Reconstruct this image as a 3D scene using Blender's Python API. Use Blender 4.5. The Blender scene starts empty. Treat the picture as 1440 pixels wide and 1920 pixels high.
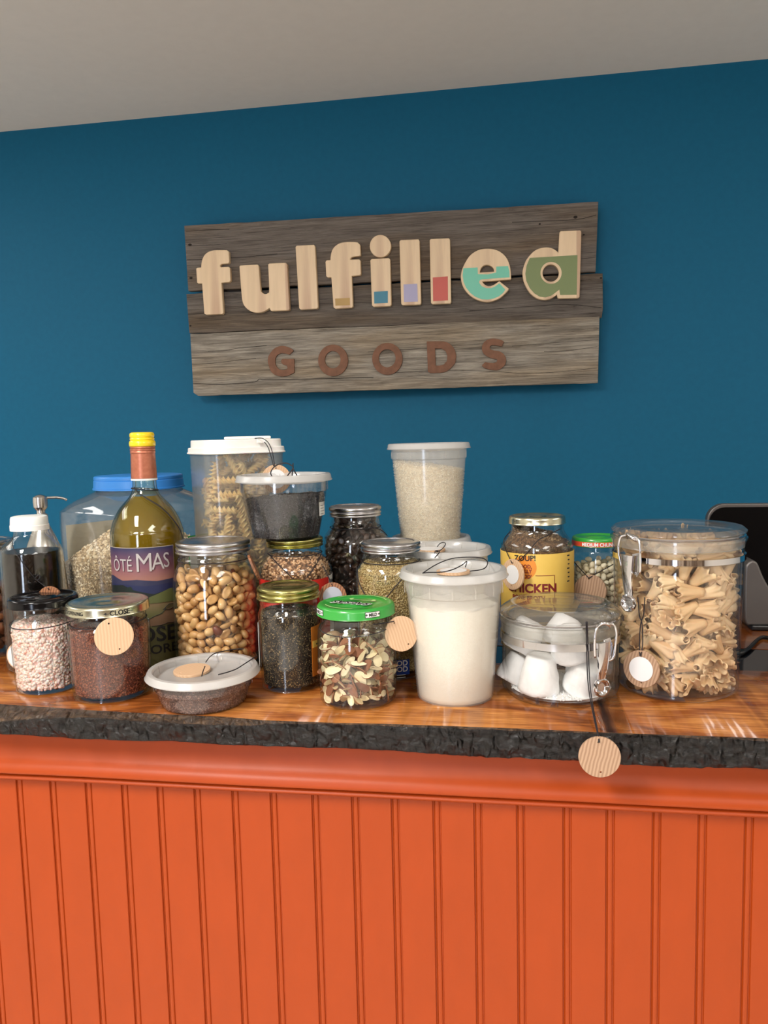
import bpy, bmesh, math, random
import numpy as np
from mathutils import Vector, Matrix, noise as mnoise

random.seed(7); RNG = np.random.default_rng(7)
PI = math.pi
C = bpy.context.scene.collection
sc = bpy.context.scene

# ------------------------------------------------------------------ camera
CZ = 1.40            # camera height
TOP = 1.10           # worktop height
F = 1460.0           # focal length in pixels of the 1440 x 1920 frame
YAW, PITCH, ROLL = [math.radians(a) for a in (-9.25, -5.6, -1.39)]
_f = np.array([math.sin(YAW)*math.cos(PITCH), math.cos(YAW)*math.cos(PITCH), math.sin(PITCH)])
_r0 = np.array([math.cos(YAW), -math.sin(YAW), 0.0]); _u0 = np.cross(_r0, _f)
_r = math.cos(ROLL)*_r0 + math.sin(ROLL)*_u0
_u = -math.sin(ROLL)*_r0 + math.cos(ROLL)*_u0
CAM = np.array([0.0, 0.0, CZ])
cd = bpy.data.cameras.new('camera'); cam = bpy.data.objects.new('camera', cd); C.objects.link(cam)
cd.sensor_fit = 'HORIZONTAL'; cd.sensor_width = 36.0; cd.lens = 36.0*F/1440.0
cd.clip_start = 0.02; cd.clip_end = 60
m = Matrix.Identity(4)
for i in range(3):
    m[i][0] = _r[i]; m[i][1] = _u[i]; m[i][2] = -_f[i]; m[i][3] = CAM[i]
cam.matrix_world = m
sc.camera = cam

# ------------------------------------------------------------------ world, lights, exposure
w = bpy.data.worlds.new('world'); sc.world = w; w.use_nodes = True
w.node_tree.nodes['Background'].inputs[0].default_value = (0.8, 0.85, 1.0, 1)
w.node_tree.nodes['Background'].inputs[1].default_value = 0.15
sc.view_settings.view_transform = 'Standard'; sc.view_settings.look = 'None'
sc.view_settings.exposure = 0.45; sc.view_settings.gamma = 1.0; sc.view_settings.use_curve_mapping = False
sc.cycles.transparent_max_bounces = 40; sc.cycles.max_bounces = 10
sc.cycles.diffuse_bounces = 4; sc.cycles.glossy_bounces = 4; sc.cycles.transmission_bounces = 6
sc.cycles.caustics_reflective = False; sc.cycles.caustics_refractive = False
sc.cycles.sample_clamp_indirect = 6.0

CEIL = CZ + 0.965
def area(name, loc, rot, sx, sy, power, col):
    l = bpy.data.lights.new(name, 'AREA'); l.shape = 'RECTANGLE'; l.size = sx; l.size_y = sy
    l.energy = power; l.color = col
    o = bpy.data.objects.new(name, l); C.objects.link(o); o.location = loc; o.rotation_euler = rot
    return o
WARM = (1.0, 0.955, 0.90)
for lx, ly, pw in ((1.05, -0.75, 14), (-2.3, 0.9, 12), (2.3, 0.9, 12), (0.0, -2.3, 30), (-2.2, -2.3, 15), (2.2, -2.3, 15)):
    area('ceiling_troffer_light', (lx, ly, CEIL-0.02), (0, 0, 0), 0.55, 1.15, pw, WARM)
area('ceiling_troffer_light', (-0.85, -0.45, CEIL-0.02), (0, 0, 0), 0.30, 0.95, 38, WARM)
area('glass_door_light', (-0.95, -3.40, 1.25), (math.radians(90), 0, math.radians(0)), 0.42, 2.0, 26, (0.72, 0.82, 1.0))

# ------------------------------------------------------------------ projection helpers (real planes)
def ray(px, py): return _f + _r*(px-720)/F - _u*(py-960)/F
def at(px, py, Y):
    v = ray(px, py); return CAM + v*(Y/v[1])
def gnd(px, py, z=TOP):
    v = ray(px, py); return CAM + v*((z-CZ)/v[2])
def depth(P): return float((np.asarray(P, float)-CAM) @ _f)
def project(P):
    d = np.asarray(P, float)-CAM; return 720+F*(d@_r)/(d@_f), 960-F*(d@_u)/(d@_f)

# ------------------------------------------------------------------ materials
def new_mat(name):
    m = bpy.data.materials.new(name); m.use_nodes = True; nt = m.node_tree
    b = nt.nodes['Principled BSDF']; return m, nt, b
def rgb(c): return tuple(((x/255.0)/12.92 if x/255.0 <= 0.04045 else ((x/255.0+0.055)/1.055)**2.4) for x in c)+(1,)
def plain(name, col, rough=0.5, metal=0.0, coat=0.0, **k):
    m, nt, b = new_mat(name)
    b.inputs['Base Color'].default_value = rgb(col); b.inputs['Roughness'].default_value = rough
    b.inputs['Metallic'].default_value = metal; b.inputs['Coat Weight'].default_value = coat
    if 'sub' in k:
        b.inputs['Subsurface Weight'].default_value = k['sub']; b.inputs['Subsurface Scale'].default_value = 0.004
    if 'spec' in k: b.inputs['Specular IOR Level'].default_value = k['spec']
    return m
def coords(nt, scale=(1, 1, 1), kind='Object', rot=(0, 0, 0)):
    t = nt.nodes.new('ShaderNodeTexCoord'); mp = nt.nodes.new('ShaderNodeMapping')
    mp.inputs['Scale'].default_value = scale; mp.inputs['Rotation'].default_value = rot
    nt.links.new(t.outputs[kind], mp.inputs['Vector']); return mp.outputs['Vector']
def noise_n(nt, vec, scale, detail=4, rough=0.55, dist=0.0):
    n = nt.nodes.new('ShaderNodeTexNoise'); n.inputs['Scale'].default_value = scale
    n.inputs['Detail'].default_value = detail; n.inputs['Roughness'].default_value = rough
    n.inputs['Distortion'].default_value = dist; nt.links.new(vec, n.inputs['Vector']); return n.outputs['Fac']
def ramp(nt, fac, stops):
    r = nt.nodes.new('ShaderNodeValToRGB'); e = r.color_ramp.elements
    while len(e) < len(stops): e.new(0.5)
    for i, (p, c) in enumerate(stops): e[i].position = p; e[i].color = rgb(c)
    nt.links.new(fac, r.inputs['Fac']); return r.outputs['Color']
def bump(nt, b, h, strength, dist=0.001):
    n = nt.nodes.new('ShaderNodeBump'); n.inputs['Strength'].default_value = strength
    n.inputs['Distance'].default_value = dist; nt.links.new(h, n.inputs['Height'])
    nt.links.new(n.outputs['Normal'], b.inputs['Normal'])
def mixc(nt, a, c, f, mode='MIX'):
    n = nt.nodes.new('ShaderNodeMix'); n.data_type = 'RGBA'; n.blend_type = mode
    if isinstance(f, float): n.inputs[0].default_value = f
    else: nt.links.new(f, n.inputs[0])
    for s, v in ((6, a), (7, c)):
        if isinstance(v, tuple): n.inputs[s].default_value = v
        else: nt.links.new(v, n.inputs[s])
    return n.outputs[2]
def noisy(name, stops, scale=(1, 1, 1), nscale=50, rough=0.6, bstr=0.0, bdist=0.001, detail=4, dist=0.0, coat=0.0, metal=0.0, nr=0.55, spec=0.5):
    m, nt, b = new_mat(name); v = coords(nt, scale); b.inputs['Specular IOR Level'].default_value = spec; n = noise_n(nt, v, nscale, detail, nr, dist)
    nt.links.new(ramp(nt, n, stops), b.inputs['Base Color']); b.inputs['Roughness'].default_value = rough
    b.inputs['Coat Weight'].default_value = coat; b.inputs['Metallic'].default_value = metal
    if bstr: bump(nt, b, n, bstr, bdist)
    return m
def seeded(name, stops, rough=0.55, kind='attr', coat=0.0, bstr=0.0, bscale=300, sub=0.0):
    """colour that differs from piece to piece: a stored 'rnd' value or the object's own random value"""
    m, nt, b = new_mat(name)
    if kind == 'attr':
        a = nt.nodes.new('ShaderNodeAttribute'); a.attribute_name = 'rnd'; f = a.outputs['Fac']
    else:
        a = nt.nodes.new('ShaderNodeObjectInfo'); f = a.outputs['Random']
    nt.links.new(ramp(nt, f, stops), b.inputs['Base Color']); b.inputs['Roughness'].default_value = rough
    b.inputs['Coat Weight'].default_value = coat
    if sub: b.inputs['Subsurface Weight'].default_value = sub; b.inputs['Subsurface Scale'].default_value = 0.003
    if bstr: bump(nt, b, noise_n(nt, coords(nt), bscale), bstr, 0.0005)
    return m
def clear(name, tint=(0.985, 0.995, 0.99), edge=(0.74, 0.79, 0.77), refl=0.9, haze=0.0, hazecol=(235, 235, 232), rough=0.015):
    """thin clear glass or plastic: straight-through light, fresnel reflection, denser towards grazing angles"""
    m = bpy.data.materials.new(name); m.use_nodes = True; nt = m.node_tree; nt.nodes.clear()
    out = nt.nodes.new('ShaderNodeOutputMaterial'); tr = nt.nodes.new('ShaderNodeBsdfTransparent')
    gl = nt.nodes.new('ShaderNodeBsdfGlossy'); gl.inputs['Roughness'].default_value = rough
    gl.inputs['Color'].default_value = (refl, refl, refl, 1)
    lw = nt.nodes.new('ShaderNodeLayerWeight'); lw.inputs['Blend'].default_value = 0.5
    geo = nt.nodes.new('ShaderNodeNewGeometry'); dt = nt.nodes.new('ShaderNodeVectorMath'); dt.operation = 'DOT_PRODUCT'
    nt.links.new(geo.outputs['Normal'], dt.inputs[0]); nt.links.new(geo.outputs['Incoming'], dt.inputs[1])
    def mth(op, *a):
        n = nt.nodes.new('ShaderNodeMath'); n.operation = op
        for i, q in enumerate(a):
            if isinstance(q, (int, float)): n.inputs[i].default_value = q
            else: nt.links.new(q, n.inputs[i])
        return n.outputs[0]
    inv = mth('SUBTRACT', 1.0, mth('ABSOLUTE', dt.outputs['Value']))
    class fr: outputs = [mth('MULTIPLY_ADD', mth('POWER', inv, 4.5), 0.75, 0.042)]
    class pw: outputs = [mth('POWER', inv, 3.0)]
    col = mixc(nt, tint+(1,), edge+(1,), pw.outputs[0]); nt.links.new(col, tr.inputs['Color'])
    base = tr.outputs[0]
    if haze > 0:
        df = nt.nodes.new('ShaderNodeBsdfDiffuse'); df.inputs['Color'].default_value = rgb(hazecol)
        tl = nt.nodes.new('ShaderNodeBsdfTranslucent'); tl.inputs['Color'].default_value = rgb(hazecol)
        a = nt.nodes.new('ShaderNodeMixShader'); a.inputs[0].default_value = 0.45
        nt.links.new(df.outputs[0], a.inputs[1]); nt.links.new(tl.outputs[0], a.inputs[2])
        bmx = nt.nodes.new('ShaderNodeMixShader'); bmx.inputs[0].default_value = haze
        nt.links.new(base, bmx.inputs[1]); nt.links.new(a.outputs[0], bmx.inputs[2]); base = bmx.outputs[0]
    mx = nt.nodes.new('ShaderNodeMixShader'); nt.links.new(fr.outputs[0], mx.inputs[0])
    nt.links.new(base, mx.inputs[1]); nt.links.new(gl.outputs[0], mx.inputs[2])
    nt.links.new(mx.outputs[0], out.inputs['Surface']); return m

M = {}
M['wall'] = noisy('teal_wall_paint', [(0.35, (3, 94, 130)), (0.65, (4, 97, 133))], nscale=60, rough=0.6, spec=0.25, bstr=0.06, bdist=0.001)
M['offwhite'] = plain('off_white_paint', (222, 216, 206), 0.8)
def reflection_wall():  # made-up dark and pale blocks on the unseen wall, for contrast in reflections
    m, nt, b = new_mat('reflection_pattern_wall'); v = coords(nt, (0.9, 1, 1.3)); 
    vo = nt.nodes.new('ShaderNodeTexBrick'); vo.inputs['Scale'].default_value = 1.6; vo.inputs['Mortar Size'].default_value = 0.05; vo.inputs['Bias'].default_value = -0.1
    vo.inputs['Color1'].default_value = rgb((44, 38, 34)); vo.inputs['Color2'].default_value = rgb((190, 172, 150)); vo.inputs['Mortar'].default_value = rgb((96, 66, 42))
    sp = nt.nodes.new('ShaderNodeSeparateXYZ'); cb = nt.nodes.new('ShaderNodeCombineXYZ'); nt.links.new(v, sp.inputs[0]); nt.links.new(sp.outputs['X'], cb.inputs['X']); nt.links.new(sp.outputs['Z'], cb.inputs['Y'])
    nt.links.new(cb.outputs[0], vo.inputs['Vector']); nt.links.new(vo.outputs['Color'], b.inputs['Base Color']); b.inputs['Roughness'].default_value = 0.8; return m
M['reflpattern'] = reflection_wall()
M['ceiling'] = noisy('ceiling_paint', [(0.3, (234, 227, 219)), (0.7, (237, 230, 222))], nscale=30, rough=0.9)
M['floor'] = noisy('floor_boards', [(0.3, (212, 206, 196)), (0.7, (224, 218, 208))], (1, 8, 1), 3, 0.5)
M['orange'] = noisy('orange_paint', [(0.3, (159, 62, 15)), (0.7, (164, 64, 16))], (1, 1, 0.4), 40, 0.42, spec=0.28, bstr=0.12, bdist=0.001)
M['glass'] = clear('clear_jar_glass')
M['acrylic'] = clear('clear_acrylic', (0.99, 0.992, 0.99), (0.66, 0.67, 0.67), haze=0.012)
M['acryliclid'] = clear('clear_acrylic_lid', (0.985, 0.985, 0.985), (0.6, 0.61, 0.61), haze=0.06, rough=0.04)
M['greenglass'] = clear('bottle_glass', (0.95, 0.96, 0.86), (0.20, 0.21, 0.10))
M['pet'] = clear('clear_plastic_jug', (0.985, 0.99, 0.99), (0.8, 0.84, 0.86), haze=0.04)
M['deli'] = clear('frosted_deli_plastic', (0.99, 0.99, 0.98), (0.9, 0.9, 0.9), haze=0.26, rough=0.16, hazecol=(250, 248, 242))
M['deliclear'] = clear('thin_deli_plastic', (0.97, 0.97, 0.97), (0.75, 0.75, 0.75), haze=0.010, rough=0.08)
M['delilid'] = clear('translucent_lid_plastic', (0.9, 0.9, 0.9), (0.8, 0.8, 0.8), haze=0.48, rough=0.22, hazecol=(246, 246, 244))
M['milky'] = clear('milky_canister_plastic', (0.93, 0.93, 0.92), (0.7, 0.7, 0.7), haze=0.12, rough=0.2, hazecol=(250, 250, 246))
M['gasket'] = clear('pale_silicone_gasket', (0.9, 0.9, 0.88), (0.7, 0.7, 0.7), haze=0.2, rough=0.3, hazecol=(236, 234, 226))
M['whiteplastic'] = plain('white_plastic', (236, 235, 230), 0.35, sub=0.2)
M['blueplastic'] = plain('blue_plastic', (52, 128, 205), 0.35)
M['steel'] = plain('brushed_steel', (205, 203, 200), 0.24, 1.0)
M['chrome'] = plain('polished_chrome', (215, 215, 218), 0.07, 1.0)
M['tin'] = plain('zinc_jar_band', (190, 190, 192), 0.27, 1.0)
M['gold'] = plain('gold_jar_lid', (168, 164, 104), 0.25, 1.0)
M['palegold'] = plain('pale_gold_jar_lid', (205, 203, 178), 0.22, 1.0)
M['blacklid'] = plain('black_enamel_lid', (6, 6, 8), 0.14, spec=0.3)
M['greenlid'] = plain('green_enamel_lid', (44, 150, 54), 0.3, coat=0.4)
M['redband'] = plain('orange_red_print', (222, 84, 52), 0.4)
M['black'] = plain('black_plastic', (9, 9, 10), 0.35)
M['cord'] = plain('waxed_black_cord', (20, 15, 22), 0.6)
M['print'] = plain('black_print', (20, 20, 22), 0.5)
M['whiteprint'] = plain('white_print', (235, 235, 232), 0.5)
M['darkred'] = plain('maroon_print', (120, 30, 30), 0.5)
M['sticker'] = plain('white_sticker', (226, 226, 226), 0.45)
M['foil'] = plain('silver_foil_sticker', (160, 160, 162), 0.4, 0.5)
M['copper'] = noisy('copper_foil_capsule', [(0.35, (172, 104, 80)), (0.65, (184, 116, 90))], nscale=200, rough=0.36, metal=0.55)
M['yellowcap'] = plain('yellow_screw_cap', (232, 200, 24), 0.3, coat=0.3)
M['yellowlabel'] = noisy('mustard_paper_label', [(0.35, (222, 184, 84)), (0.7, (230, 194, 96))], nscale=30, rough=0.5)
M['orangedot'] = plain('orange_print', (222, 138, 44), 0.5)
M['redlabel'] = plain('red_paper_label', (200, 40, 32), 0.5)
M['orangelabel'] = plain('amber_paper_label', (190, 112, 34), 0.5)
M['bluelabel'] = plain('blue_paper_label', (24, 62, 150), 0.5)
M['whitelabel'] = plain('white_paper_label', (228, 228, 222), 0.5)
M['greenedge'] = plain('green_label_edge', (70, 160, 84), 0.5)
M['beigelabel'] = plain('back_of_paper_label', (206, 198, 168), 0.7)
M['rust'] = noisy('rusted_steel_letters', [(0.3, (112, 78, 58)), (0.7, (132, 92, 70))], nscale=60, rough=0.75, bstr=0.2)
M['screen'] = plain('black_screen_glass', (5, 5, 6), 0.3, spec=0.12)
M['alu'] = plain('dark_anodised_aluminium', (100, 97, 95), 0.4, 0.6)
M['resin'] = plain('black_epoxy_resin', (8, 8, 12), 0.12, coat=0.3)
M['darkliquid'] = plain('dark_brown_liquid', (12, 8, 6), 0.25, spec=0.2)
M['oil'] = clear('golden_olive_liquid', (0.60, 0.46, 0.01), (0.40, 0.28, 0.0), haze=0.5, hazecol=(178, 148, 6))
M['lump'] = noisy('chalky_white', [(0.3, (236, 236, 234)), (0.7, (246, 246, 244))], nscale=90, rough=0.9, bstr=0.5, bdist=0.002)

def letter_wood(name, a, b2, sc_=1.0):
    m, nt, b = new_mat(name); v = coords(nt, (14, 14, 1.2)); n = noise_n(nt, v, 3.5, 5, 0.6, 0.6)
    v2 = coords(nt, (9, 9, 0.12)); n2 = noise_n(nt, v2, 1.6, 0, 0.4, 0.0)
    c1 = ramp(nt, n, [(0.3, a), (0.7, tuple(min(255, x+14) for x in a))])
    c2 = ramp(nt, n, [(0.3, b2), (0.7, tuple(min(255, x+14) for x in b2))])
    s = nt.nodes.new('ShaderNodeMapRange'); s.inputs[1].default_value = 0.55; s.inputs[2].default_value = 0.57
    nt.links.new(n2, s.inputs[0]); nt.links.new(mixc(nt, c1, c2, s.outputs[0]), b.inputs['Base Color'])
    b.inputs['Roughness'].default_value = 0.5; return m
M['maple'] = letter_wood('pale_maple', (224, 198, 162), (194, 162, 132))
def tag_wood(name, a, c):
    m, nt, b = new_mat(name); v = coords(nt, (60, 60, 60), rot=(0.2, 0.3, 0.35))
    wv = nt.nodes.new('ShaderNodeTexWave'); wv.inputs['Scale'].default_value = 1.6; wv.inputs['Distortion'].default_value = 2.5
    wv.inputs['Detail'].default_value = 3; wv.inputs['Detail Scale'].default_value = 0.7
    nt.links.new(v, wv.inputs['Vector']); nt.links.new(ramp(nt, wv.outputs['Fac'], [(0.1, a), (0.9, c)]), b.inputs['Base Color'])
    b.inputs['Roughness'].default_value = 0.6; return m
M['tag'] = tag_wood('birch_tag_wood', (198, 162, 128), (210, 176, 142))
M['tag2'] = tag_wood('grained_ash_tag_wood', (152, 120, 94), (180, 148, 120))
M['tagdark'] = tag_wood('walnut_tag_wood', (112, 70, 42), (158, 106, 70))

def barn(name, lo, hi, off):
    m, nt, b = new_mat(name)
    v = coords(nt, (1.6, 1.0, 20.0)); 
    mp = v.node; mp.inputs['Location'].default_value = (off, off*0.7, off*1.3)
    n1 = noise_n(nt, v, 3.2, 8, 0.68, 0.9); 
    v2 = coords(nt, (3.0, 1, 110.0)); n2 = noise_n(nt, v2, 3.0, 4, 0.7, 0.5)
    v3 = coords(nt, (0.6, 1, 4.0)); v3.node.inputs['Location'].default_value = (off*2, 0, off); n3 = noise_n(nt, v3, 3.0, 3, 0.5)
    c = ramp(nt, n1, [(0.27, tuple(int(x*0.45) for x in lo)), (0.36, lo), (0.62, hi), (0.8, tuple(min(255, int(x*1.14)) for x in hi))])
    c2 = ramp(nt, n2, [(0.30, (90, 84, 78)), (0.46, (200, 198, 194)), (0.75, (255, 255, 255))])
    c3 = mixc(nt, c, c2, 0.75, 'MULTIPLY')
    c4 = ramp(nt, n3, [(0.45, (255, 255, 255)), (0.7, (244, 226, 200))])
    nt.links.new(mixc(nt, c3, c4, 1.0, 'MULTIPLY'), b.inputs['Base Color'])
    a = nt.nodes.new('ShaderNodeMath'); a.operation = 'ADD'; nt.links.new(n1, a.inputs[0]); nt.links.new(n2, a.inputs[1])
    bump(nt, b, a.outputs[0], 0.8, 0.004); b.inputs['Roughness'].default_value = 0.85; return m
M['barn1'] = barn('weathered_barn_wood', (116, 108, 101), (144, 136, 129), 3.1)
M['barn2'] = barn('weathered_barn_wood_dark', (106, 99, 93), (136, 129, 122), 7.7)
M['barn3'] = barn('weathered_barn_wood_pale', (140, 133, 122), (194, 187, 174), 12.3)

def slab_mat():
    m, nt, b = new_mat('varnished_live_edge_wood')
    v = coords(nt, (1.3, 15.0, 7.0)); n = noise_n(nt, v, 4.0, 8, 0.62, 1.1)
    vf = coords(nt, (7, 120.0, 10.0)); nf = noise_n(nt, vf, 3.0, 4, 0.7, 0.3)
    vb = coords(nt, (1.0, 2.6, 1.0)); vb.node.inputs['Location'].default_value = (1.7, 0.35, 0); nb = noise_n(nt, vb, 3.0, 3, 0.5, 1.8)
    c = ramp(nt, n, [(0.22, (88, 48, 18)), (0.40, (148, 90, 40)), (0.60, (184, 122, 60)), (0.8, (204, 146, 80))])
    cf = ramp(nt, nf, [(0.35, (205, 190, 176)), (0.6, (255, 255, 255))])
    cb = ramp(nt, nb, [(0.42, (255, 255, 255)), (0.52, (206, 174, 146)), (0.60, (128, 86, 58)), (0.67, (206, 174, 146)), (0.78, (255, 255, 255))])
    x = mixc(nt, mixc(nt, c, cf, 1.0, 'MULTIPLY'), cb, 0.85, 'MULTIPLY')
    nt.links.new(x, b.inputs['Base Color']); b.inputs['Roughness'].default_value = 0.22
    b.inputs['Coat Weight'].default_value = 0.6; b.inputs['Coat Roughness'].default_value = 0.08
    bump(nt, b, n, 0.05, 0.001); return m
M['slab'] = slab_mat()
def bark_mat():
    m, nt, b = new_mat('varnished_bark_edge')
    a = nt.nodes.new('ShaderNodeAttribute'); a.attribute_name = 'wane'
    v = coords(nt, (1.0, 2.2, 2.2)); n = noise_n(nt, v, 75, 7, 0.7, 0.8)
    v2 = coords(nt, (2.2, 1.0, 1.5)); n2 = noise_n(nt, v2, 52, 1.0, 0.4, 0.5)
    dark = ramp(nt, n, [(0.35, (3, 2, 2)), (0.62, (12, 9, 8)), (0.85, (46, 36, 28))])
    brown = ramp(nt, n, [(0.3, (26, 18, 12)), (0.52, (62, 46, 32)), (0.78, (116, 90, 64))])
    nt.links.new(mixc(nt, dark, brown, a.outputs['Fac']), b.inputs['Base Color'])
    b.inputs['Roughness'].default_value = 0.17; b.inputs['Specular IOR Level'].default_value = 0.5
    s = nt.nodes.new('ShaderNodeMath'); s.operation = 'MULTIPLY_ADD'; s.inputs[1].default_value = 0.25; nt.links.new(n, s.inputs[0]); nt.links.new(n2, s.inputs[2])
    bump(nt, b, s.outputs[0], 1.0, 0.013); return m
M['bark'] = bark_mat()

# ------------------------------------------------------------------ object helpers
def link(o, parent=None):
    C.objects.link(o)
    if parent is not None: o.parent = parent
    return o
def mesh_obj(name, verts, faces, mat, parent=None, smooth=True, mats=None, fmat=None):
    me = bpy.data.meshes.new(name); me.from_pydata([tuple(map(float, v)) for v in verts], [], faces)
    me.validate(); me.update()
    if mats:
        for q in mats: me.materials.append(q)
    else: me.materials.append(mat)
    if fmat is not None: me.polygons.foreach_set('material_index', fmat)
    if smooth: me.polygons.foreach_set('use_smooth', [True]*len(me.polygons))
    o = bpy.data.objects.new(name, me); return link(o, parent)
def sharp(o, ang=35):
    me = o.data; bm = bmesh.new(); bm.from_mesh(me)
    for e in bm.edges:
        if len(e.link_faces) == 2 and e.calc_face_angle(0) > math.radians(ang): e.smooth = False
    bm.to_mesh(me); bm.free(); return o
def thing(name, label, cat, loc=(0, 0, 0), rotz=0, group=None):
    o = bpy.data.objects.new(name, None); C.objects.link(o); o.location = loc; o.rotation_euler = (0, 0, rotz)
    o.empty_display_size = 0.02
    o['label'] = label; o['category'] = cat
    if group: o['group'] = group
    return o
def tag(o, label, cat, group=None, kind=None):
    if label: o['label'] = label
    if cat: o['category'] = cat
    if group: o['group'] = group
    if kind: o['kind'] = kind
    return o
def box(name, lo, hi, mat, parent=None, bev=0.0, seg=2):
    bm = bmesh.new(); bmesh.ops.create_cube(bm, size=1)
    for v in bm.verts:
        v.co = Vector([(lo[i]+hi[i])/2 + v.co[i]*(hi[i]-lo[i]) for i in range(3)])
    if bev: bmesh.ops.bevel(bm, geom=bm.edges[:], offset=bev, segments=seg, affect='EDGES', profile=0.5)
    me = bpy.data.meshes.new(name); bm.to_mesh(me); bm.free(); me.materials.append(mat)
    o = bpy.data.objects.new(name, me); link(o, parent)
    return o
def cat_spline(pts, k=5):
    """Catmull-Rom through the points; a point given twice stays a corner"""
    out = []; n = len(pts)
    for i in range(n-1):
        p1, p2 = pts[i], pts[i+1]
        if p1 == p2: continue
        p0 = pts[i-1] if i > 0 else p1
        p3 = pts[i+2] if i+2 < n else p2
        for j in range(k):
            t = j/k
            out.append(tuple(0.5*((2*a1)+(-a0+a2)*t+(2*a0-5*a1+4*a2-a3)*t*t+(-a0+3*a1-3*a2+a3)*t**3) for a0, a1, a2, a3 in zip(p0, p1, p2, p3)))
    out.append(tuple(pts[-1])); return out
def lathe(name, prof, mat, parent=None, n=72, shape=None, ang=32, mod=None):
    """prof: (r, z) list. shape(phi) scales the radius (for squarish bodies); mod(r, z, k) alters ring vertices"""
    V = []; Fc = []; rings = []
    for (r, z) in prof:
        if r < 1e-6: rings.append([len(V)]); V.append((0, 0, z)); continue
        ids = []
        for k in range(n):
            a = 2*PI*k/n; s = shape(a) if shape else 1.0; rr = r
            if mod: rr = mod(r, z, k)
            ids.append(len(V)); V.append((rr*s*math.cos(a), rr*s*math.sin(a), z))
        rings.append(ids)
    for A, B in zip(rings, rings[1:]):
        if len(A) == 1 and len(B) == 1: continue
        for k in range(n):
            k2 = (k+1) % n
            if len(A) == 1: Fc.append((A[0], B[k2], B[k]))
            elif len(B) == 1: Fc.append((A[k], A[k2], B[0]))
            else: Fc.append((A[k], A[k2], B[k2], B[k]))
    o = mesh_obj(name, V, Fc, mat, parent); sharp(o, ang); return o
def shell(name, outer, mat, parent=None, th=0.0028, base=0.005, n=72, shape=None):
    """a vessel: outer profile (bottom to top) and an inner wall set in by th, closed at the rim"""
    inner = [(max(r-th, 0.0), max(z, base)) for r, z in outer if r > th*1.5]
    inner = [p for p in inner]
    prof = [(0, outer[0][1])] + outer + inner[::-1] + [(0, base)]
    return lathe(name, prof, mat, parent, n, shape)
def tube(name, pts, rad, mat, parent=None, n=8, smooth_k=4, caps=True):
    pts = [tuple(map(float, p)) for p in pts]
    if smooth_k > 1 and len(pts) > 2: pts = cat_spline(pts, smooth_k)
    P = [Vector(p) for p in pts]; V = []; Fc = []; up = Vector((0.13, 0.21, 1)).normalized(); prev = None
    for i, p in enumerate(P):
        t = (P[min(i+1, len(P)-1)]-P[max(i-1, 0)])
        t = t.normalized() if t.length > 1e-9 else Vector((0, 0, 1))
        if prev is None: s = t.cross(up); s = s.normalized() if s.length > 1e-4 else t.orthogonal().normalized()
        else:
            s = prev - t*prev.dot(t); s = s.normalized() if s.length > 1e-6 else t.orthogonal().normalized()
        prev = s; b = t.cross(s)
        for k in range(n):
            a = 2*PI*k/n; V.append(p + (s*math.cos(a)+b*math.sin(a))*rad)
    for i in range(len(P)-1):
        for k in range(n):
            k2 = (k+1) % n; Fc.append((i*n+k, i*n+k2, (i+1)*n+k2, (i+1)*n+k))
    if caps: Fc.append(tuple(range(n))[::-1]); Fc.append(tuple((len(P)-1)*n+k for k in range(n)))
    return mesh_obj(name, V, Fc, mat, parent)
def flat_curve(name, polys, mat, depth_, bevel=0.0, parent=None, matrix=None, res=2):
    """filled outlines (first outer, others holes or further outlines), extruded, as a mesh. xy plane, extruded along z"""
    cu = bpy.data.curves.new(name, 'CURVE'); cu.dimensions = '2D'; cu.fill_mode = 'BOTH'
    cu.extrude = depth_/2; cu.bevel_depth = bevel; cu.bevel_resolution = res
    for poly in polys:
        s = cu.splines.new('POLY'); s.points.add(len(poly)-1)
        for i, (x, y) in enumerate(poly): s.points[i].co = (x, y, 0, 1)
        s.use_cyclic_u = True
    tmp = bpy.data.objects.new(name, cu); C.objects.link(tmp)
    dg = bpy.context.evaluated_depsgraph_get(); me = bpy.data.meshes.new_from_object(tmp.evaluated_get(dg))
    bpy.data.objects.remove(tmp); bpy.data.curves.remove(cu)
    me.name = name; me.materials.clear(); me.materials.append(mat)
    o = bpy.data.objects.new(name, me)
    if matrix is not None: me.transform(matrix)
    return link(o, parent)
def text_mesh(txt, size, bold=0.0, align='CENTER', res=3, shear=0.0, width=1.0):
    cu = bpy.data.curves.new('lettering', 'FONT'); cu.body = txt; cu.size = size; cu.offset = bold
    cu.align_x = align; cu.align_y = 'CENTER'; cu.resolution_u = res; cu.shear = shear
    tmp = bpy.data.objects.new('lettering', cu); C.objects.link(tmp)
    dg = bpy.context.evaluated_depsgraph_get(); me = bpy.data.meshes.new_from_object(tmp.evaluated_get(dg))
    V = [(v.co.x*width, v.co.y) for v in me.vertices]; Fc = [tuple(p.vertices) for p in me.polygons]
    bpy.data.objects.remove(tmp); bpy.data.curves.remove(cu); bpy.data.meshes.remove(me); return V, Fc
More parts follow.
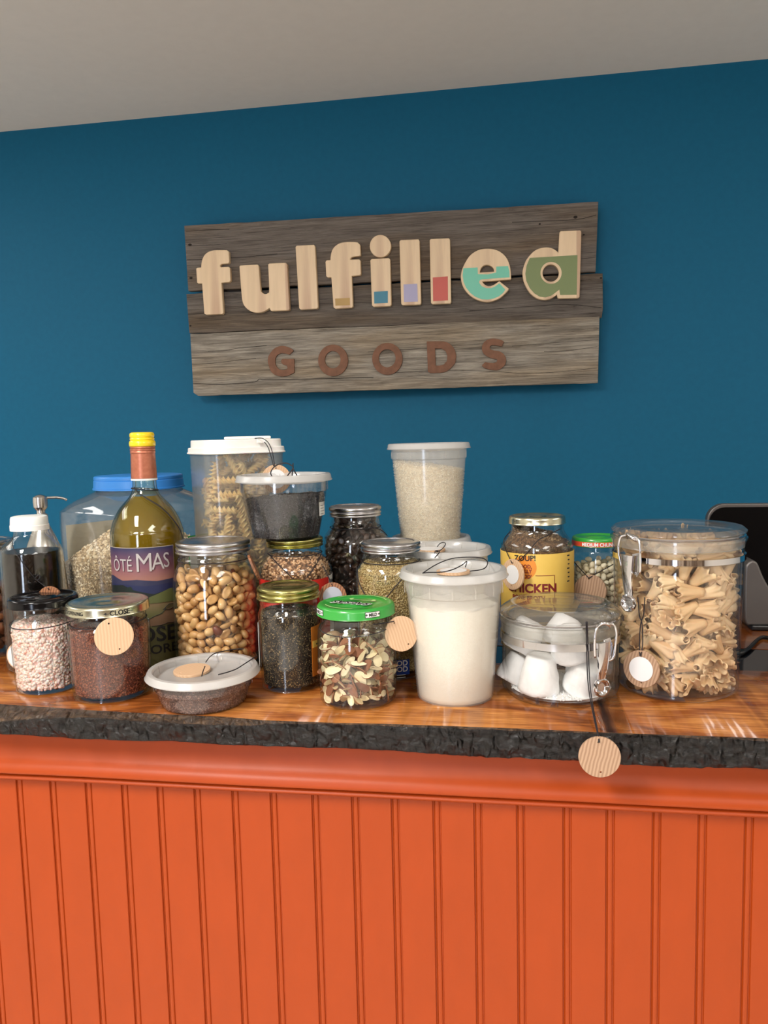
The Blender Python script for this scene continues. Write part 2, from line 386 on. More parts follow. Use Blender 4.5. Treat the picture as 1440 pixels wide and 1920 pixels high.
def put_text(name, txt, size, mat, parent, mapping, bold=0.0, width=1.0, align='CENTER', shear=0.0):
    V, Fc = text_mesh(txt, size, bold, align, width=width, shear=shear)
    bm = bmesh.new(); bv = [bm.verts.new((x, y, 0)) for x, y in V]
    for f_ in Fc:
        try: bm.faces.new([bv[i] for i in f_])
        except ValueError: pass
    x0_, x1_ = min(v[0] for v in V), max(v[0] for v in V); st = max((x1_-x0_)/60, 0.0012); x_ = x0_+st
    while x_ < x1_:
        bmesh.ops.bisect_plane(bm, geom=bm.verts[:]+bm.edges[:]+bm.faces[:], plane_co=(x_, 0, 0), plane_no=(1, 0, 0)); x_ += st
    bm.verts.index_update(); V = [(v.co.x, v.co.y) for v in bm.verts]; Fc = [tuple(v.index for v in f_.verts) for f_ in bm.faces]; bm.free()
    return mesh_obj(name, [mapping(x, y) for x, y in V], Fc, mat, parent, smooth=False)
def on_wall_of(r, phi0, z0, rot=0.0):
    """mapping of flat lettering onto an upright cylinder of radius r; phi = 0 faces local -Y, positive to the right"""
    def f(x, y):
        X = x*math.cos(rot)-y*math.sin(rot); Y = x*math.sin(rot)+y*math.cos(rot)
        a = phi0+X/r; return (r*math.sin(a), -r*math.cos(a), z0+Y)
    return f
def curved_patch(name, r, a0, a1, z0, z1, mat, parent, th=0.0004, n=None, rz=None):
    n = n or max(4, int(abs(a1-a0)*26)); V = []; Fc = []; rz = rz or (lambda z: r); nz = 5
    for t in (0.0, th):
        for j in range(nz+1):
            z = z0+(z1-z0)*j/nz
            for i in range(n+1):
                a = a0+(a1-a0)*i/n; q = rz(z)+t; V.append((q*math.sin(a), -q*math.cos(a), z))
    S = (nz+1)*(n+1)
    for j in range(nz):
        for i in range(n):
            a = j*(n+1)+i; b = a+1; c = b+n+1; d = a+n+1
            Fc.append((a, d, c, b)); Fc.append((S+a, S+b, S+c, S+d))
    for i in range(n):
        Fc.append((i, i+1, S+i+1, S+i)); q = nz*(n+1)+i; Fc.append((q+1, q, S+q, S+q+1))
    for j in range(nz):
        a = j*(n+1); Fc.append((a+n+1, a, S+a, S+a+n+1)); b = a+n; Fc.append((b, b+n+1, S+b+n+1, S+b))
    o = mesh_obj(name, V, Fc, mat, parent); sharp(o, 40); return o

class Axis:
    """an upright axis standing on the worktop (or at height z0) seen at pixel (cx, cy)"""
    def __init__(s, cx, cy, Y=None, half=None, yfront=None, z0=TOP):
        s.z0 = z0
        if Y is None:
            lo, hi = 0.6, 2.0
            for _ in range(50):
                Y = (lo+hi)/2; p = at(cx, cy, Y); B = np.array([p[0], p[1], z0]); r = half*depth((B[0], B[1], z0))/F
                h = B[:2]/np.linalg.norm(B[:2]); q = B.copy(); q[:2] -= h*r
                if project(q)[1] > yfront: lo = Y
                else: hi = Y
        p = at(cx, cy, Y); s.B = np.array([p[0], p[1], z0]); s.Y = Y
        s.rot = math.atan2(s.B[1], s.B[0]) - PI/2      # local -Y faces the camera
        s.loc = tuple(s.B)
    def z(s, py):
        k = -(py-960)/F; B = np.array([s.B[0], s.B[1], 0.0])-np.array([0, 0, CZ])
        zz = (k*(B@_f)-(B@_u))/(_u[2]-k*_f[2]); return zz-s.z0
    def r(s, wpx, z): return wpx*depth((s.B[0], s.B[1], s.z0+z))/F
    def prof(s, L):
        return [(s.r(w_, s.z(py)), s.z(py)) for py, w_ in L]
    def hit(s, px, py, r):
        """local point where the sight line through a pixel meets the front of a cylinder of radius r"""
        v = ray(px, py); a = v[0]**2+v[1]**2; b = -2*(v[0]*s.B[0]+v[1]*s.B[1]); c = s.B[0]**2+s.B[1]**2-r*r
        d = b*b-4*a*c
        t = (-b-math.sqrt(d))/(2*a) if d > 0 else -b/(2*a)
        p = CAM+v*t-s.B; return s.local(p)
    def local(s, p):
        c, q = math.cos(-s.rot), math.sin(-s.rot); return (p[0]*c-p[1]*q, p[0]*q+p[1]*c, p[2])
    def world(s, l):
        c, q = math.cos(s.rot), math.sin(s.rot); return np.array([l[0]*c-l[1]*q, l[0]*q+l[1]*c, l[2]])+s.B

def knurl(frac, r0, depth_=0.0006):
    return lambda r, z, k: r + (depth_ if (k % 2) else 0.0) if abs(r-r0) < 1e-6 else r
def mason_lid(J, parent, ytop, wtop, ybot, wbot, mat, discmat=None, emboss=False, name='screw_band'):
    zt, zb = J.z(ytop), J.z(ybot); rt = J.r(wtop, zt); rb = J.r(wbot, zb); h = zt-zb; n = 200
    kr = rt
    prof = [(rt-0.0075, zt-0.0012), (rt-0.0075, zt-0.0002), (rt-0.006, zt+0.0004), (rt-0.002, zt), (rt-0.0006, zt-0.0012),
            (kr, zt-0.0022), (kr, zt-h*0.36), (rt-0.0004, zt-h*0.42), (rt-0.0012, zt-h*0.47), (rt+0.0006, zt-h*0.56),
            (rt+0.0012, zt-h*0.66), (rt+0.0002, zt-h*0.76), (rt-0.0004, zt-h*0.84), (rb-0.0006, zb+h*0.08), (rb, zb+0.0006), (rb-0.0006, zb),
            (rt-0.0022, zb+0.0008), (rt-0.0022, zt-0.003), (rt-0.0075, zt-0.0012)]
    def mod(r, z, k):
        if abs(r-kr) < 1e-7 and z < zt-0.002: return r+(0.0007 if k % 2 else -0.0003)
        return r
    lathe(name, prof, mat, parent, n, mod=mod, ang=60)
    d = [(0, zt-0.0006), (rt*0.62, zt-0.0006), (rt*0.66, zt-0.0012), (rt*0.72, zt-0.0006), (rt-0.006, zt-0.0010), (rt-0.006, zt-0.0022), (0, zt-0.0022)]
    lathe('lid_disc', d, discmat or mat, parent, 64, ang=60)
    if emboss:
        V = []; Fc = []; n2 = 40
        for i in range(n2):
            a = 2*PI*i/n2
            for q, zz in ((0.40, -0.0006), (0.44, 0.0), (0.47, -0.0006)):
                V.append((q*rt*1.25*math.cos(a), q*rt*0.95*math.sin(a), zt+zz))
        for i in range(n2):
            a, b = i*3, ((i+1) % n2)*3; Fc += [(a, b, b+1, a+1), (a+1, b+1, b+2, a+2)]
        mesh_obj('embossed_oval', V, Fc, mat, parent)
def lug_lid(J, parent, ytop, wtop, ybot, wbot, mat, name='lid', button=True):
    zt, zb = J.z(ytop), J.z(ybot); rt = J.r(wtop, zt); rb = J.r(wbot, zb)
    prof = [(0, zt+0.0006 if button else zt), (rt*0.32, zt+0.0005), (rt*0.36, zt-0.0006), (rt*0.80, zt-0.0009), (rt*0.86, zt+0.0006), (rt*0.93, zt+0.0008),
            (rt-0.001, zt+0.0002), (rt, zt-0.001), (rb, zt-0.003), (rb, zb+0.0016), (rb+0.0005, zb+0.0006), (rb-0.0004, zb), (rb-0.002, zb), (rb-0.002, zt-0.002), (0, zt-0.0022)]
    o = lathe(name, prof, mat, parent, 80, ang=50); return rt, rb, zt, zb

# ------------------------------------------------------------------ loose pieces
def interp_prof(prof):
    zs = np.array([p[1] for p in prof]); rs = np.array([p[0] for p in prof]); o = np.argsort(zs, kind='stable')
    return lambda z: np.interp(z, zs[o], rs[o])
def unit_ico(sub=1):
    bm = bmesh.new(); bmesh.ops.create_icosphere(bm, subdivisions=sub, radius=1)
    V = np.array([v.co[:] for v in bm.verts]); Fc = np.array([[v.index for v in f.verts] for f in bm.faces]); bm.free(); return V, Fc
OCT = (np.array([(1, 0, 0), (-1, 0, 0), (0, 1, 0), (0, -1, 0), (0, 0, 1), (0, 0, -1)], float),
       np.array([(0, 2, 4), (2, 1, 4), (1, 3, 4), (3, 0, 4), (2, 0, 5), (1, 2, 5), (3, 1, 5), (0, 3, 5)]))
ICO = unit_ico(1)
CUBE = (np.array([(x, y, z) for x in (-1, 1) for y in (-1, 1) for z in (-1, 1)], float)*0.75,
        np.array([(0, 1, 3), (0, 3, 2), (4, 6, 7), (4, 7, 5), (0, 4, 5), (0, 5, 1), (2, 3, 7), (2, 7, 6), (0, 2, 6), (0, 6, 4), (1, 5, 7), (1, 7, 3)]))
def rand_rot(n):
    q = RNG.normal(size=(n, 4)); q /= np.linalg.norm(q, axis=1)[:, None]; a, b, c, d = q.T
    return np.stack([np.stack([1-2*(c*c+d*d), 2*(b*c-a*d), 2*(b*d+a*c)], 1),
                     np.stack([2*(b*c+a*d), 1-2*(b*b+d*d), 2*(c*d-a*b)], 1),
                     np.stack([2*(b*d-a*c), 2*(c*d+a*b), 1-2*(b*b+c*c)], 1)], 1)
def swarm(name, tmpl, P, size, mat, parent, jitter=0.25, rots=None):
    """many small grains as one mesh, each with its own turn, size and 'rnd' value"""
    V0, F0 = tmpl; n = len(P); R = rots if rots is not None else rand_rot(n)
    s = (1+jitter*RNG.uniform(-1, 1, (n, 1, 1)))*np.array(size)[None, None, :]
    V = np.einsum('nij,nkj->nki', R, V0[None]*s)+P[:, None, :]
    Fc = F0[None]+(np.arange(n)*len(V0))[:, None, None]
    me = bpy.data.meshes.new(name); nv = n*len(V0); nf = n*len(F0)
    me.vertices.add(nv); me.vertices.foreach_set('co', V.reshape(-1))
    me.loops.add(nf*3); me.loops.foreach_set('vertex_index', Fc.reshape(-1).astype(np.int32))
    me.polygons.add(nf); me.polygons.foreach_set('loop_start', np.arange(0, nf*3, 3, dtype=np.int32))
    me.update(calc_edges=True)
    at_ = me.attributes.new('rnd', 'FLOAT', 'POINT'); at_.data.foreach_set('value', np.repeat(RNG.uniform(0, 1, n), len(V0)))
    me.materials.append(mat); o = bpy.data.objects.new(name, me); link(o, parent); return o
def heap(name, J, prof_in, zbot, level, grains, size, tmpl, mat, parent, slope=(0, 0), levfn=None, gap=0.0006, core_mat=None, n=48, shape=None, topn=None, bumpy=0.0, sidefrac=1.0):
    """a heap of grain filling a vessel: a core body and loose grains over its sides and its top"""
    rf = interp_prof(prof_in)
    def lev(x, y): return levfn(x, y) if levfn else level+slope[0]*x+slope[1]*y+bumpy*math.sin(x*190+1)*math.cos(y*150)
    zs = [zbot+(level+0.03-zbot)*i/30 for i in range(31)]
    V = []; Fc = []; rings = []
    for z in zs:
        ids = []
        for k in range(n):
            a = 2*PI*k/n; sh_ = shape(a) if shape else 1; q = (float(rf(z))-gap-min(size))*sh_
            q = (float(rf(min(z, lev(q*math.cos(a), q*math.sin(a)))))-gap-min(size))*sh_; x, y = q*math.cos(a), q*math.sin(a)
            ids.append(len(V)); V.append((x, y, min(z, lev(x, y))))
        rings.append(ids)
    zt = zs[-1]
    for f in (0.75, 0.5, 0.25):
        ids = []
        for k in range(n):
            a = 2*PI*k/n; q = float(rf(level))*f*(shape(a) if shape else 1); x, y = q*math.cos(a), q*math.sin(a); ids.append(len(V)); V.append((x, y, lev(x, y)))
        rings.append(ids)
    V.append((0, 0, lev(0, 0))); V.append((0, 0, zbot))
    for A, B in zip(rings, rings[1:]):
        for k in range(n): Fc.append((A[k], A[(k+1) % n], B[(k+1) % n], B[k]))
    for k in range(n):
        Fc.append((rings[-1][k], rings[-1][(k+1) % n], len(V)-2)); Fc.append((rings[0][(k+1) % n], rings[0][k], len(V)-1))
    core = mesh_obj(name, V, Fc, core_mat or mat, parent); core['kind'] = 'stuff'
    if grains:
        P = []; na = int(grains*sidefrac)
        ph = RNG.uniform(0, 2*PI, na*2); zz = RNG.uniform(zbot, level+0.03, na*2)
        for a, z in zip(ph, zz):
            s = shape(a) if shape else 1
            q = (float(rf(z))-gap-max(size)*0.45)*s; x, y = q*math.cos(a), q*math.sin(a)
            if z > lev(x, y): continue
            P.append((x, y, z))
            if len(P) >= na: break
        tn = topn if topn is not None else grains//5
        rr = float(rf(level))-gap-max(size)
        for _ in range(tn):
            a = RNG.uniform(0, 2*PI); q = rr*math.sqrt(RNG.uniform())*(shape(a) if shape else 1); x, y = q*math.cos(a), q*math.sin(a)
            P.append((x, y, lev(x, y)+size[2]*0.3))
        g = swarm(name+'_grains', tmpl, np.array(P), size, mat, parent); g['kind'] = 'stuff'
    return core
def pack(n, rf, zb, zt, rad, shellw=None, iters=160, grav=0.12):
    """ball packing in an upright vessel (or only in its outer layer) by relaxation"""
    z = RNG.uniform(zb+rad, zt, n); a = RNG.uniform(0, 2*PI, n); R = rf(z)-rad
    r = R*np.sqrt(RNG.uniform(0.0, 1, n)) if shellw is None else R-shellw*RNG.uniform(0, 1, n)
    P = np.stack([r*np.cos(a), r*np.sin(a), z], 1)
    for it in range(iters):
        D = P[:, None]-P[None]; d = np.linalg.norm(D, axis=2)+np.eye(n)*9; o = np.clip(2*rad-d, 0, None)
        P = P+(D/d[..., None]*o[..., None]*0.35).sum(1); P[:, 2] -= grav*rad*(1-it/iters)
        P[:, 2] = np.maximum(P[:, 2], zb+rad*0.9)
        over = np.minimum(P[:, 2], zt+rad*1.5); P[:, 2] = over
        R = rf(P[:, 2])-rad; q = np.hypot(P[:, 0], P[:, 1])+1e-9; s = np.where(q > R, R/q, 1.0)
        if shellw is not None: s = np.where(q < R-shellw, (R-shellw)/q, s)
        P[:, 0] *= s; P[:, 1] *= s
    return P
def scatter(name, meshes, P, J, label, cat, group, keep=0.30, rest_name=None, rest_mat=None, parent=None, size=1.0, lie=False):
    """pieces that face the room become objects of their own; those turned away are joined into one"""
    rest = []; cnt = 0
    hmax = np.hypot(P[:, 0], P[:, 1]).max()
    R = rand_rot(len(P)); cr, sr = math.cos(J.rot), math.sin(J.rot)
    order = np.argsort(P[:, 1])           # local -Y faces the camera
    for idx in order:
        p = P[idx]; q = math.hypot(p[0], p[1])
        front = (-p[1]/max(hmax, 1e-6)) > -0.35
        if front and cnt < 290:
            o = bpy.data.objects.new(name, meshes[int(RNG.integers(len(meshes)))]); C.objects.link(o)
            Mr = Matrix([list(map(float, R[idx][i])) for i in range(3)])
            if lie == 'tan' and (name != 'campanelle' or RNG.uniform() < 0.6):
                t = Vector((p[0], p[1], 0)).normalized() if q > 1e-4 else Vector((0, -1, 0)); th_ = Vector((-t.y, t.x, 0)); g_ = float(RNG.uniform(0, 6.28))
                zax = (th_*math.cos(g_)+Vector((0, 0, 1))*math.sin(g_)*0.8+Vector(RNG.normal(0, 0.22, 3))).normalized(); xax = Matrix.Rotation(float(RNG.uniform(0, 6.28)), 3, zax) @ zax.orthogonal().normalized()
                Mr = Matrix((xax, zax.cross(xax), zax)).transposed()
            elif lie and lie != 'tan':
                e = Mr.to_euler(); t = Vector((p[0], p[1], 0)).normalized() if q > 1e-4 else Vector((0, -1, 0))
                zax = (t + Vector(RNG.normal(0, 1.2, 3))).normalized(); xax = zax.orthogonal().normalized()
                xax = Matrix.Rotation(float(RNG.uniform(0, 6.28)), 3, zax) @ xax
                yax = zax.cross(xax); Mr = Matrix((xax, yax, zax)).transposed()
            Mr = Matrix.Rotation(J.rot, 3, 'Z') @ Mr
            wp = J.world(p); s = size*float(RNG.uniform(0.9, 1.1))
            o.matrix_world = Matrix.Translation(Vector(map(float, wp))) @ Mr.to_4x4() @ Matrix.Scale(s, 4)
            o['label'] = label; o['category'] = cat; o['group'] = group; cnt += 1
        else: rest.append(idx)
    if rest:
        me = meshes[0]; V0 = np.array([v.co[:] for v in me.vertices]); me.calc_loop_triangles()
        F0 = np.array([t.vertices[:] for t in me.loop_triangles])
        g = swarm(rest_name or name+'_fill', (V0, F0), P[rest], (size, size, size), rest_mat, parent, 0.1); g['kind'] = 'stuff'
    return cnt
def piece_mesh(name, V, Fc, mat, smooth=True):
    me = bpy.data.meshes.new(name); me.from_pydata([tuple(map(float, v)) for v in V], [], [tuple(map(int, f)) for f in Fc]); me.update()
    me.materials.append(mat)
    if smooth: me.polygons.foreach_set('use_smooth', [True]*len(me.polygons))
    return me

# ================================================================== THE ROOM
WY = 2.30
XL, XR, YB = -3.2, 3.2, -3.5
o = box('floor', (XL, YB, -0.05), (XR, WY, 0.0), M['floor']); o['kind'] = 'structure'
o = box('ceiling', (XL, YB, CEIL), (XR, WY+0.1, CEIL+0.06), M['ceiling']); o['kind'] = 'structure'
o = box('wall_back', (XL, WY, 0), (XR, WY+0.1, CEIL), M['wall']); o['kind'] = 'structure'
o = box('wall_left', (XL-0.1, YB, 0), (XL, WY+0.1, CEIL), M['offwhite']); o['kind'] = 'structure'
o = box('wall_right', (XR, YB, 0), (XR+0.1, WY+0.1, CEIL), M['offwhite']); o['kind'] = 'structure'
o = box('wall_front', (XL, YB-0.1, 0), (XR, YB, CEIL), M['reflpattern']); o['kind'] = 'structure'

# ------------------------------------------------------------------ worktop: live-edge slab, resin river, rear slab
wt = thing('worktop', 'varnished live-edge wooden worktop with dark bark front edge under the jars', 'worktop', (0, 0, TOP))
def lerp_tab(tab, x):
    xs = [t[0] for t in tab]; return [float(np.interp(x, xs, [t[i] for t in tab])) for i in range(1, len(tab[0]))]
# image rows of: end of the flat top, crease, bottom of the bark
EDGE = [(-700, 1285, 1330, 1344), (-200, 1310, 1348, 1366), (0, 1320, 1358, 1376), (90, 1326, 1350, 1381), (160, 1331, 1346, 1384), (250, 1336, 1352, 1388), (330, 1340, 1358, 1391),
        (420, 1344, 1362, 1396), (480, 1349, 1360, 1398), (520, 1353, 1357, 1400), (600, 1355, 1358, 1403), (720, 1357, 1360, 1408),
        (1000, 1367, 1370, 1424), (1100, 1372, 1375, 1430), (1440, 1387, 1390, 1443), (1700, 1397, 1400, 1453), (2300, 1420, 1424, 1480)]
cols = []
YF = 0.776
nc = 1100
for i in range(nc):
    px = -700+3000*i/(nc-1); t, c, b = lerp_tab(EDGE, px)
    T = gnd(px, t); T[1] = max(T[1], YF)
    Cc = at(px, c, YF); x = T[0]
    if Cc[2] > TOP-0.0015: Cc[2] = TOP-0.0015
    Bt = at(px, b, YF+0.004)
    col = []
    for k in range(7): 
        s = k/6; col.append(T*(1-s)+Cc*s)
    for k in range(1, 11):
        s = k/10; col.append(Cc*(1-s)+Bt*s)
    # all points of a column share one x
    for p in col: p[0] = x
    cols.append(col)
V = []; Fc = []; wane = []
BACK = 1.56
def riv_f(x): return 1.000+0.010*math.sin(x*7+1)+0.005*math.sin(x*19)
def riv_b(x): return 1.088+0.012*math.sin(x*5)+0.004*math.sin(x*23+2)
for i, col in enumerate(cols):
    x = col[0][0]
    n0 = mnoise.noise(Vector((x*9, 0.3, 0)))
    V.append((x, riv_f(x), TOP)); wane.append(0.0)
    for k, p in enumerate(col):
        q = Vector((x*60, p[2]*110, p[1]*110)); d = mnoise.fractal(q*0.5, 0.6, 2.2, 2)
        ridge = mnoise.noise(Vector((x*85, p[2]*14, 4.0)))+0.6*mnoise.noise(Vector((x*170, p[2]*30, 1.0)))
        amp = 0.0 if k == 0 else min(1, k/3)
        fr = (1.0 if x > -0.1 else 0.35)
        V.append((x, p[1]-amp*(0.0020*d+0.0026*ridge*fr), p[2]+(0.0016*d*amp if 0 < k < 16 else (0.0025*n0 if k == 16 else 0))))
        wane.append(1.0 if k < 6 and (p[1]-YF) >= 0 and k <= 6 else 0.0)
    V.append((x, 0.86, TOP-0.030)); wane.append(0)
NR = 19
for i in range(nc-1):
    for k in range(NR-1):
        a = i*NR+k; Fc.append((a, a+1, a+NR+1, a+NR))
topf = [0 if (f[0] % NR) < 1 else 1 for f in Fc]
wood_me = mesh_obj('front_edge', V, Fc, None, wt, mats=[M['slab'], M['bark']], fmat=topf)
wood_me.name = 'bark_edge'; wood_me.data.transform(Matrix.Translation((0, 0, -TOP)))
wood_me['label'] = 'rough dark bark edge along the front'
aa = wood_me.data.attributes.new('wane', 'FLOAT', 'POINT'); aa.data.foreach_set('value', wane)
# boards of the top (butt-jointed), with the black resin river between
def plank_top(name, poly, mat, z0=-0.032, z1=0.0):
    n = len(poly); V = [(x, y, z0) for x, y in poly]+[(x, y, z1) for x, y in poly]
    Fc = [tuple(range(n))[::-1], tuple(range(n, 2*n))]+[(i, (i+1) % n, n+(i+1) % n, n+i) for i in range(n)]
    return mesh_obj(name, V, Fc, mat, wt, smooth=False)
XS = [float(x) for x in np.linspace(cols[0][0][0], cols[-1][0][0], 120)]
plank_top('resin_strip', [(x, riv_f(x)-0.004) for x in XS]+[(x, riv_b(x)+0.004) for x in XS[::-1]], M['resin'], -0.03, -0.0006)['label'] = 'glossy black resin strip between the two slabs'
plank_top('rear_slab', [(x, riv_b(x)) for x in XS]+[(XS[-1], BACK), (XS[0], BACK)], M['slab'])

# ------------------------------------------------------------------ orange counter front: boards, moulding, bead
cf = thing('counter_front', 'orange painted beadboard counter front with moulding below the bark edge', 'counter')
YP = 0.815
zb0 = at(720, 1501, YP-0.008)[2]                   # underside of the bead
def extrude_x(name, prof, x0, x1, mat, parent, wob=0.0, nseg=60):
    V = []; Fc = []; n = len(prof)
    for i in range(nseg+1):
        x = x0+(x1-x0)*i/nseg
        for (y, z) in prof:
            V.append((x, y+wob*mnoise.noise(Vector((x*9, y*30, z*30))), z+wob*0.6*mnoise.noise(Vector((x*5, 7, z*9)))))
    for i in range(nseg):
        for k in range(n-1): a = i*n+k; Fc.append((a, a+1, a+n+1, a+n))
    o = mesh_obj(name, V, Fc, mat, parent); sharp(o, 38); return o
X0, X1 = -1.25, 0.80
ztop = TOP-0.0335
zg = zb0+0.012                                       # groove above the bead
mp_ = cat_spline([(YP-0.001, ztop), (YP-0.001, zg+0.040), (YP-0.0025, zg+0.028), (YP-0.007, zg+0.018), (YP-0.014, zg+0.011), (YP-0.0165, zg+0.005), (YP-0.0155, zg+0.001), (YP-0.009, zg-0.0005), (YP-0.004, zg-0.0005)], 4)
extrude_x('cove_moulding', mp_, X0, X1, M['orange'], cf, 0.0006)
bd = [(YP-0.004, zg)]+[(YP-0.004-0.0085*math.sin(PI*k/10), zg-0.0115*(k/10)) for k in range(1, 10)]+[(YP-0.004, zg-0.0118), (YP+0.002, zg-0.0118)]
extrude_x('bead_trim', bd, X0, X1, M['orange'], cf, 0.0005)
# board edges taken from the photographed joints
joint_px = [29.5, 92.5, 159, 227, 293.5, 363, 434, 506, 584, 658.5, 733, 811, 888, 968, 1055, 1136, 1223, 1308.5, 1396]
jx = []
for i, px in enumerate(joint_px):
    jx.append(float(at(px, 1470+70*px/1440.0, YP)[0]))
pitch = (jx[-1]-jx[0])/(len(jx)-1)
edges = [jx[0]+pitch*(i-12) for i in range(12)]+jx+[jx[-1]+pitch*(i+1) for i in range(7)]
gw, bw, dp = 0.0022, 0.0050, 0.0023
for a, b in zip(edges, edges[1:]):
    wd = b-a
    pf = [(0, dp+0.012), (0, dp), (gw*0.5, dp), (gw, dp*0.3)]
    pf += [(gw+bw*0.5-bw*0.5*math.cos(PI*k/6), dp*0.55-dp*0.5*math.sin(PI*k/6)) for k in range(7)]
    pf += [(gw+bw+0.0004, dp*0.85), (gw+bw+0.0014, dp*0.85), (gw+bw+0.0022, 0.0), (wd-0.0006, 0.0), (wd, 0.0008), (wd, dp+0.012)]
    V = []; Fc = []; n = len(pf)
    for z in (0.0, zg):
        for (x, y) in pf: V.append((a+x, YP+y, z))
    for k in range(n-1): Fc.append((k, k+1, n+k+1, n+k))
    Fc.append((n-1, 0, n, 2*n-1)); Fc.append(tuple(range(n))); Fc.append(tuple(range(n, 2*n))[::-1])
    o = mesh_obj('board', V, Fc, M['orange'], cf, smooth=False)
o = box('frame_panel', (X0, YP+0.02, 0.0), (X1, YP+0.04, ztop), M['orange'], cf)

# ------------------------------------------------------------------ the wooden sign
YS = 2.238                                            # front face of the planks
sign = thing('wooden_sign', 'sign of three weathered planks with maple and rusty letters on teal wall', 'sign', tuple(at(735, 560, WY)))
SL = np.array(sign.location[:])
def wall_xy(px, py, Y): p = at(px, py, Y); return (p[0]-SL[0], p[2]-SL[2])
def wall_mat(Y): # local xy plane -> wall plane (x right, y up, z towards the room)
    return Matrix.Translation((0, Y-SL[1], 0)) @ Matrix.Rotation(PI/2, 4, 'X')
planks = [([(346, 424), (1121, 379), (1116, 508.5), (353.5, 544.5)], 'barn1', 0.0),
          ([(349, 551.5), (1129.4, 512.8), (1130, 578), (1128, 593.3), (354.6, 623.5)], 'barn2', 0.004),
          ([(358, 627), (1123, 594.5), (1120, 717), (372, 741.5), (364, 736)], 'barn3', -0.003)]
for poly, mk, off in planks:
    pts = []
    for i in range(len(poly)):
        p, q = poly[i], poly[(i+1) % len(poly)]; L = math.hypot(p[0]-q[0], p[1]-q[1]); n = max(1, int(L/14))
        for k in range(n):
            t = k/n; x, y = p[0]+(q[0]-p[0])*t, p[1]+(q[1]-p[1])*t
            wv = mnoise.noise(Vector((x*0.03, y*0.03, 1)))*1.3 if (k and n > 12) else 0
            pts.append(wall_xy(x, y+wv, YS))
    flat_curve('plank', [pts], M[mk], 0.020, 0.0012, sign, wall_mat(YS+0.0112+off), 1)
M['crack'] = plain('dark_crack', (34, 28, 24), 0.9)
for x, y, q in ((356, 459, 2.4), (358, 521, 2.2), (1079, 407, 2.4), (1094.5, 440, 1.3), (1127, 521, 1.5), (357, 611, 1.4), (446, 653, 2.2), (419, 702, 2.3), (437, 701, 1.3), (487, 712, 2.4), (1008, 710, 1.8), (1000, 686, 1.8), (1012, 420, 1.3)):
    p = at(x, y, YS-0.001+(0.004 if 548 < y < 622 else 0)); rr0 = q*2.24/F
    lathe('nail_hole', [(0, 0), (rr0, 0), (rr0*1.02, -0.0006), (0, -0.002)], M['crack'], sign, 12).data.transform(Matrix.Translation((p[0]-SL[0], p[1]-SL[1], p[2]-SL[2])) @ Matrix.Rotation(PI/2, 4, 'X') @ Matrix.Scale(1.5, 4, (1, 0, 0)))
for pts_, q in (([(351, 487), (380, 486.5), (420, 484), (455, 483), (480, 480), (520, 476)], 0.9), ([(349, 434), (390, 431), (430, 430)], 0.8), ([(350, 460), (390, 460), (425, 457)], 0.7), ([(960, 417), (1010, 415), (1080, 412), (1118, 403)], 0.9), ([(1000, 491), (1060, 489), (1117, 482)], 0.8),
    ([(362, 719), (400, 720.5), (440, 719.5), (478, 716), (486, 711), (500, 712), (560, 711), (640, 709), (700, 708)], 1.1), ([(360, 683), (400, 681), (440, 676), (480, 672)], 0.8), ([(390, 659), (430, 656), (446, 653), (500, 648)], 0.9), ([(960, 649), (1020, 644), (1122, 637)], 0.6), ([(1020, 659), (1060, 658), (1120, 650)], 0.7), ([(540, 574), (600, 570), (700, 567)], 0.7), ([(880, 583), (960, 577), (1060, 571), (1128, 577)], 0.9), ([(690, 660), (760, 655), (900, 645)], 0.6), ([(720, 700), (860, 694), (1000, 700), (1119, 690)], 0.7)):
    tube('crack', [Vector(map(float, at(x, y, YS+0.0002+(0.004 if 548 < y < 600 else (-0.003 if y > 625 else 0)))))-Vector(map(float, SL)) for x, y in pts_], q*2.24/F*0.55, M['crack'], sign, 6, 4)
for bx in (430, 1050):
    a = at(bx, 470, YS+0.024); b = at(bx+12, 690, YS+0.024)
    box('batten', (a[0]-SL[0]-0.03, YS+0.028-SL[1], b[2]-SL[2]), (a[0]-SL[0]+0.03, WY-SL[1], a[2]-SL[2]), M['barn2'], sign)
def zpoly(pts, ox, oy, s): return [(ox+x/s, oy+y/s) for x, y in pts]
def ell(cx, cy, rx, ry, n=48): return [(cx+rx*math.cos(2*PI*k/n), cy+ry*math.sin(2*PI*k/n)) for k in range(n)]
def dense(p, k=3, corner=27):
    """round an outline through its gentle bends, keep its sharp corners"""
    n = len(p); out = []
    def isc(i):
        a, b, c = Vector(p[i-1]), Vector(p[i]), Vector(p[(i+1) % n]); u, v = b-a, c-b
        return u.length < 1e-9 or v.length < 1e-9 or math.degrees(u.angle(v)) > corner
    cs = [isc(i) for i in range(n)]
    for i in range(n):
        p1, p2 = p[i], p[(i+1) % n]; p0 = p1 if cs[i] else p[i-1]; p3 = p2 if cs[(i+1) % n] else p[(i+2) % n]
        for j in range(k):
            t = j/k; out.append(tuple(0.5*((2*b_)+(-a_+c_)*t+(2*a_-5*b_+4*c_-d_)*t*t+(-a_+3*b_-3*c_+d_)*t**3) for a_, b_, c_, d_ in zip(p0, p1, p2, p3)))
    return out
LY = YS-0.014                                          # face of the maple letters
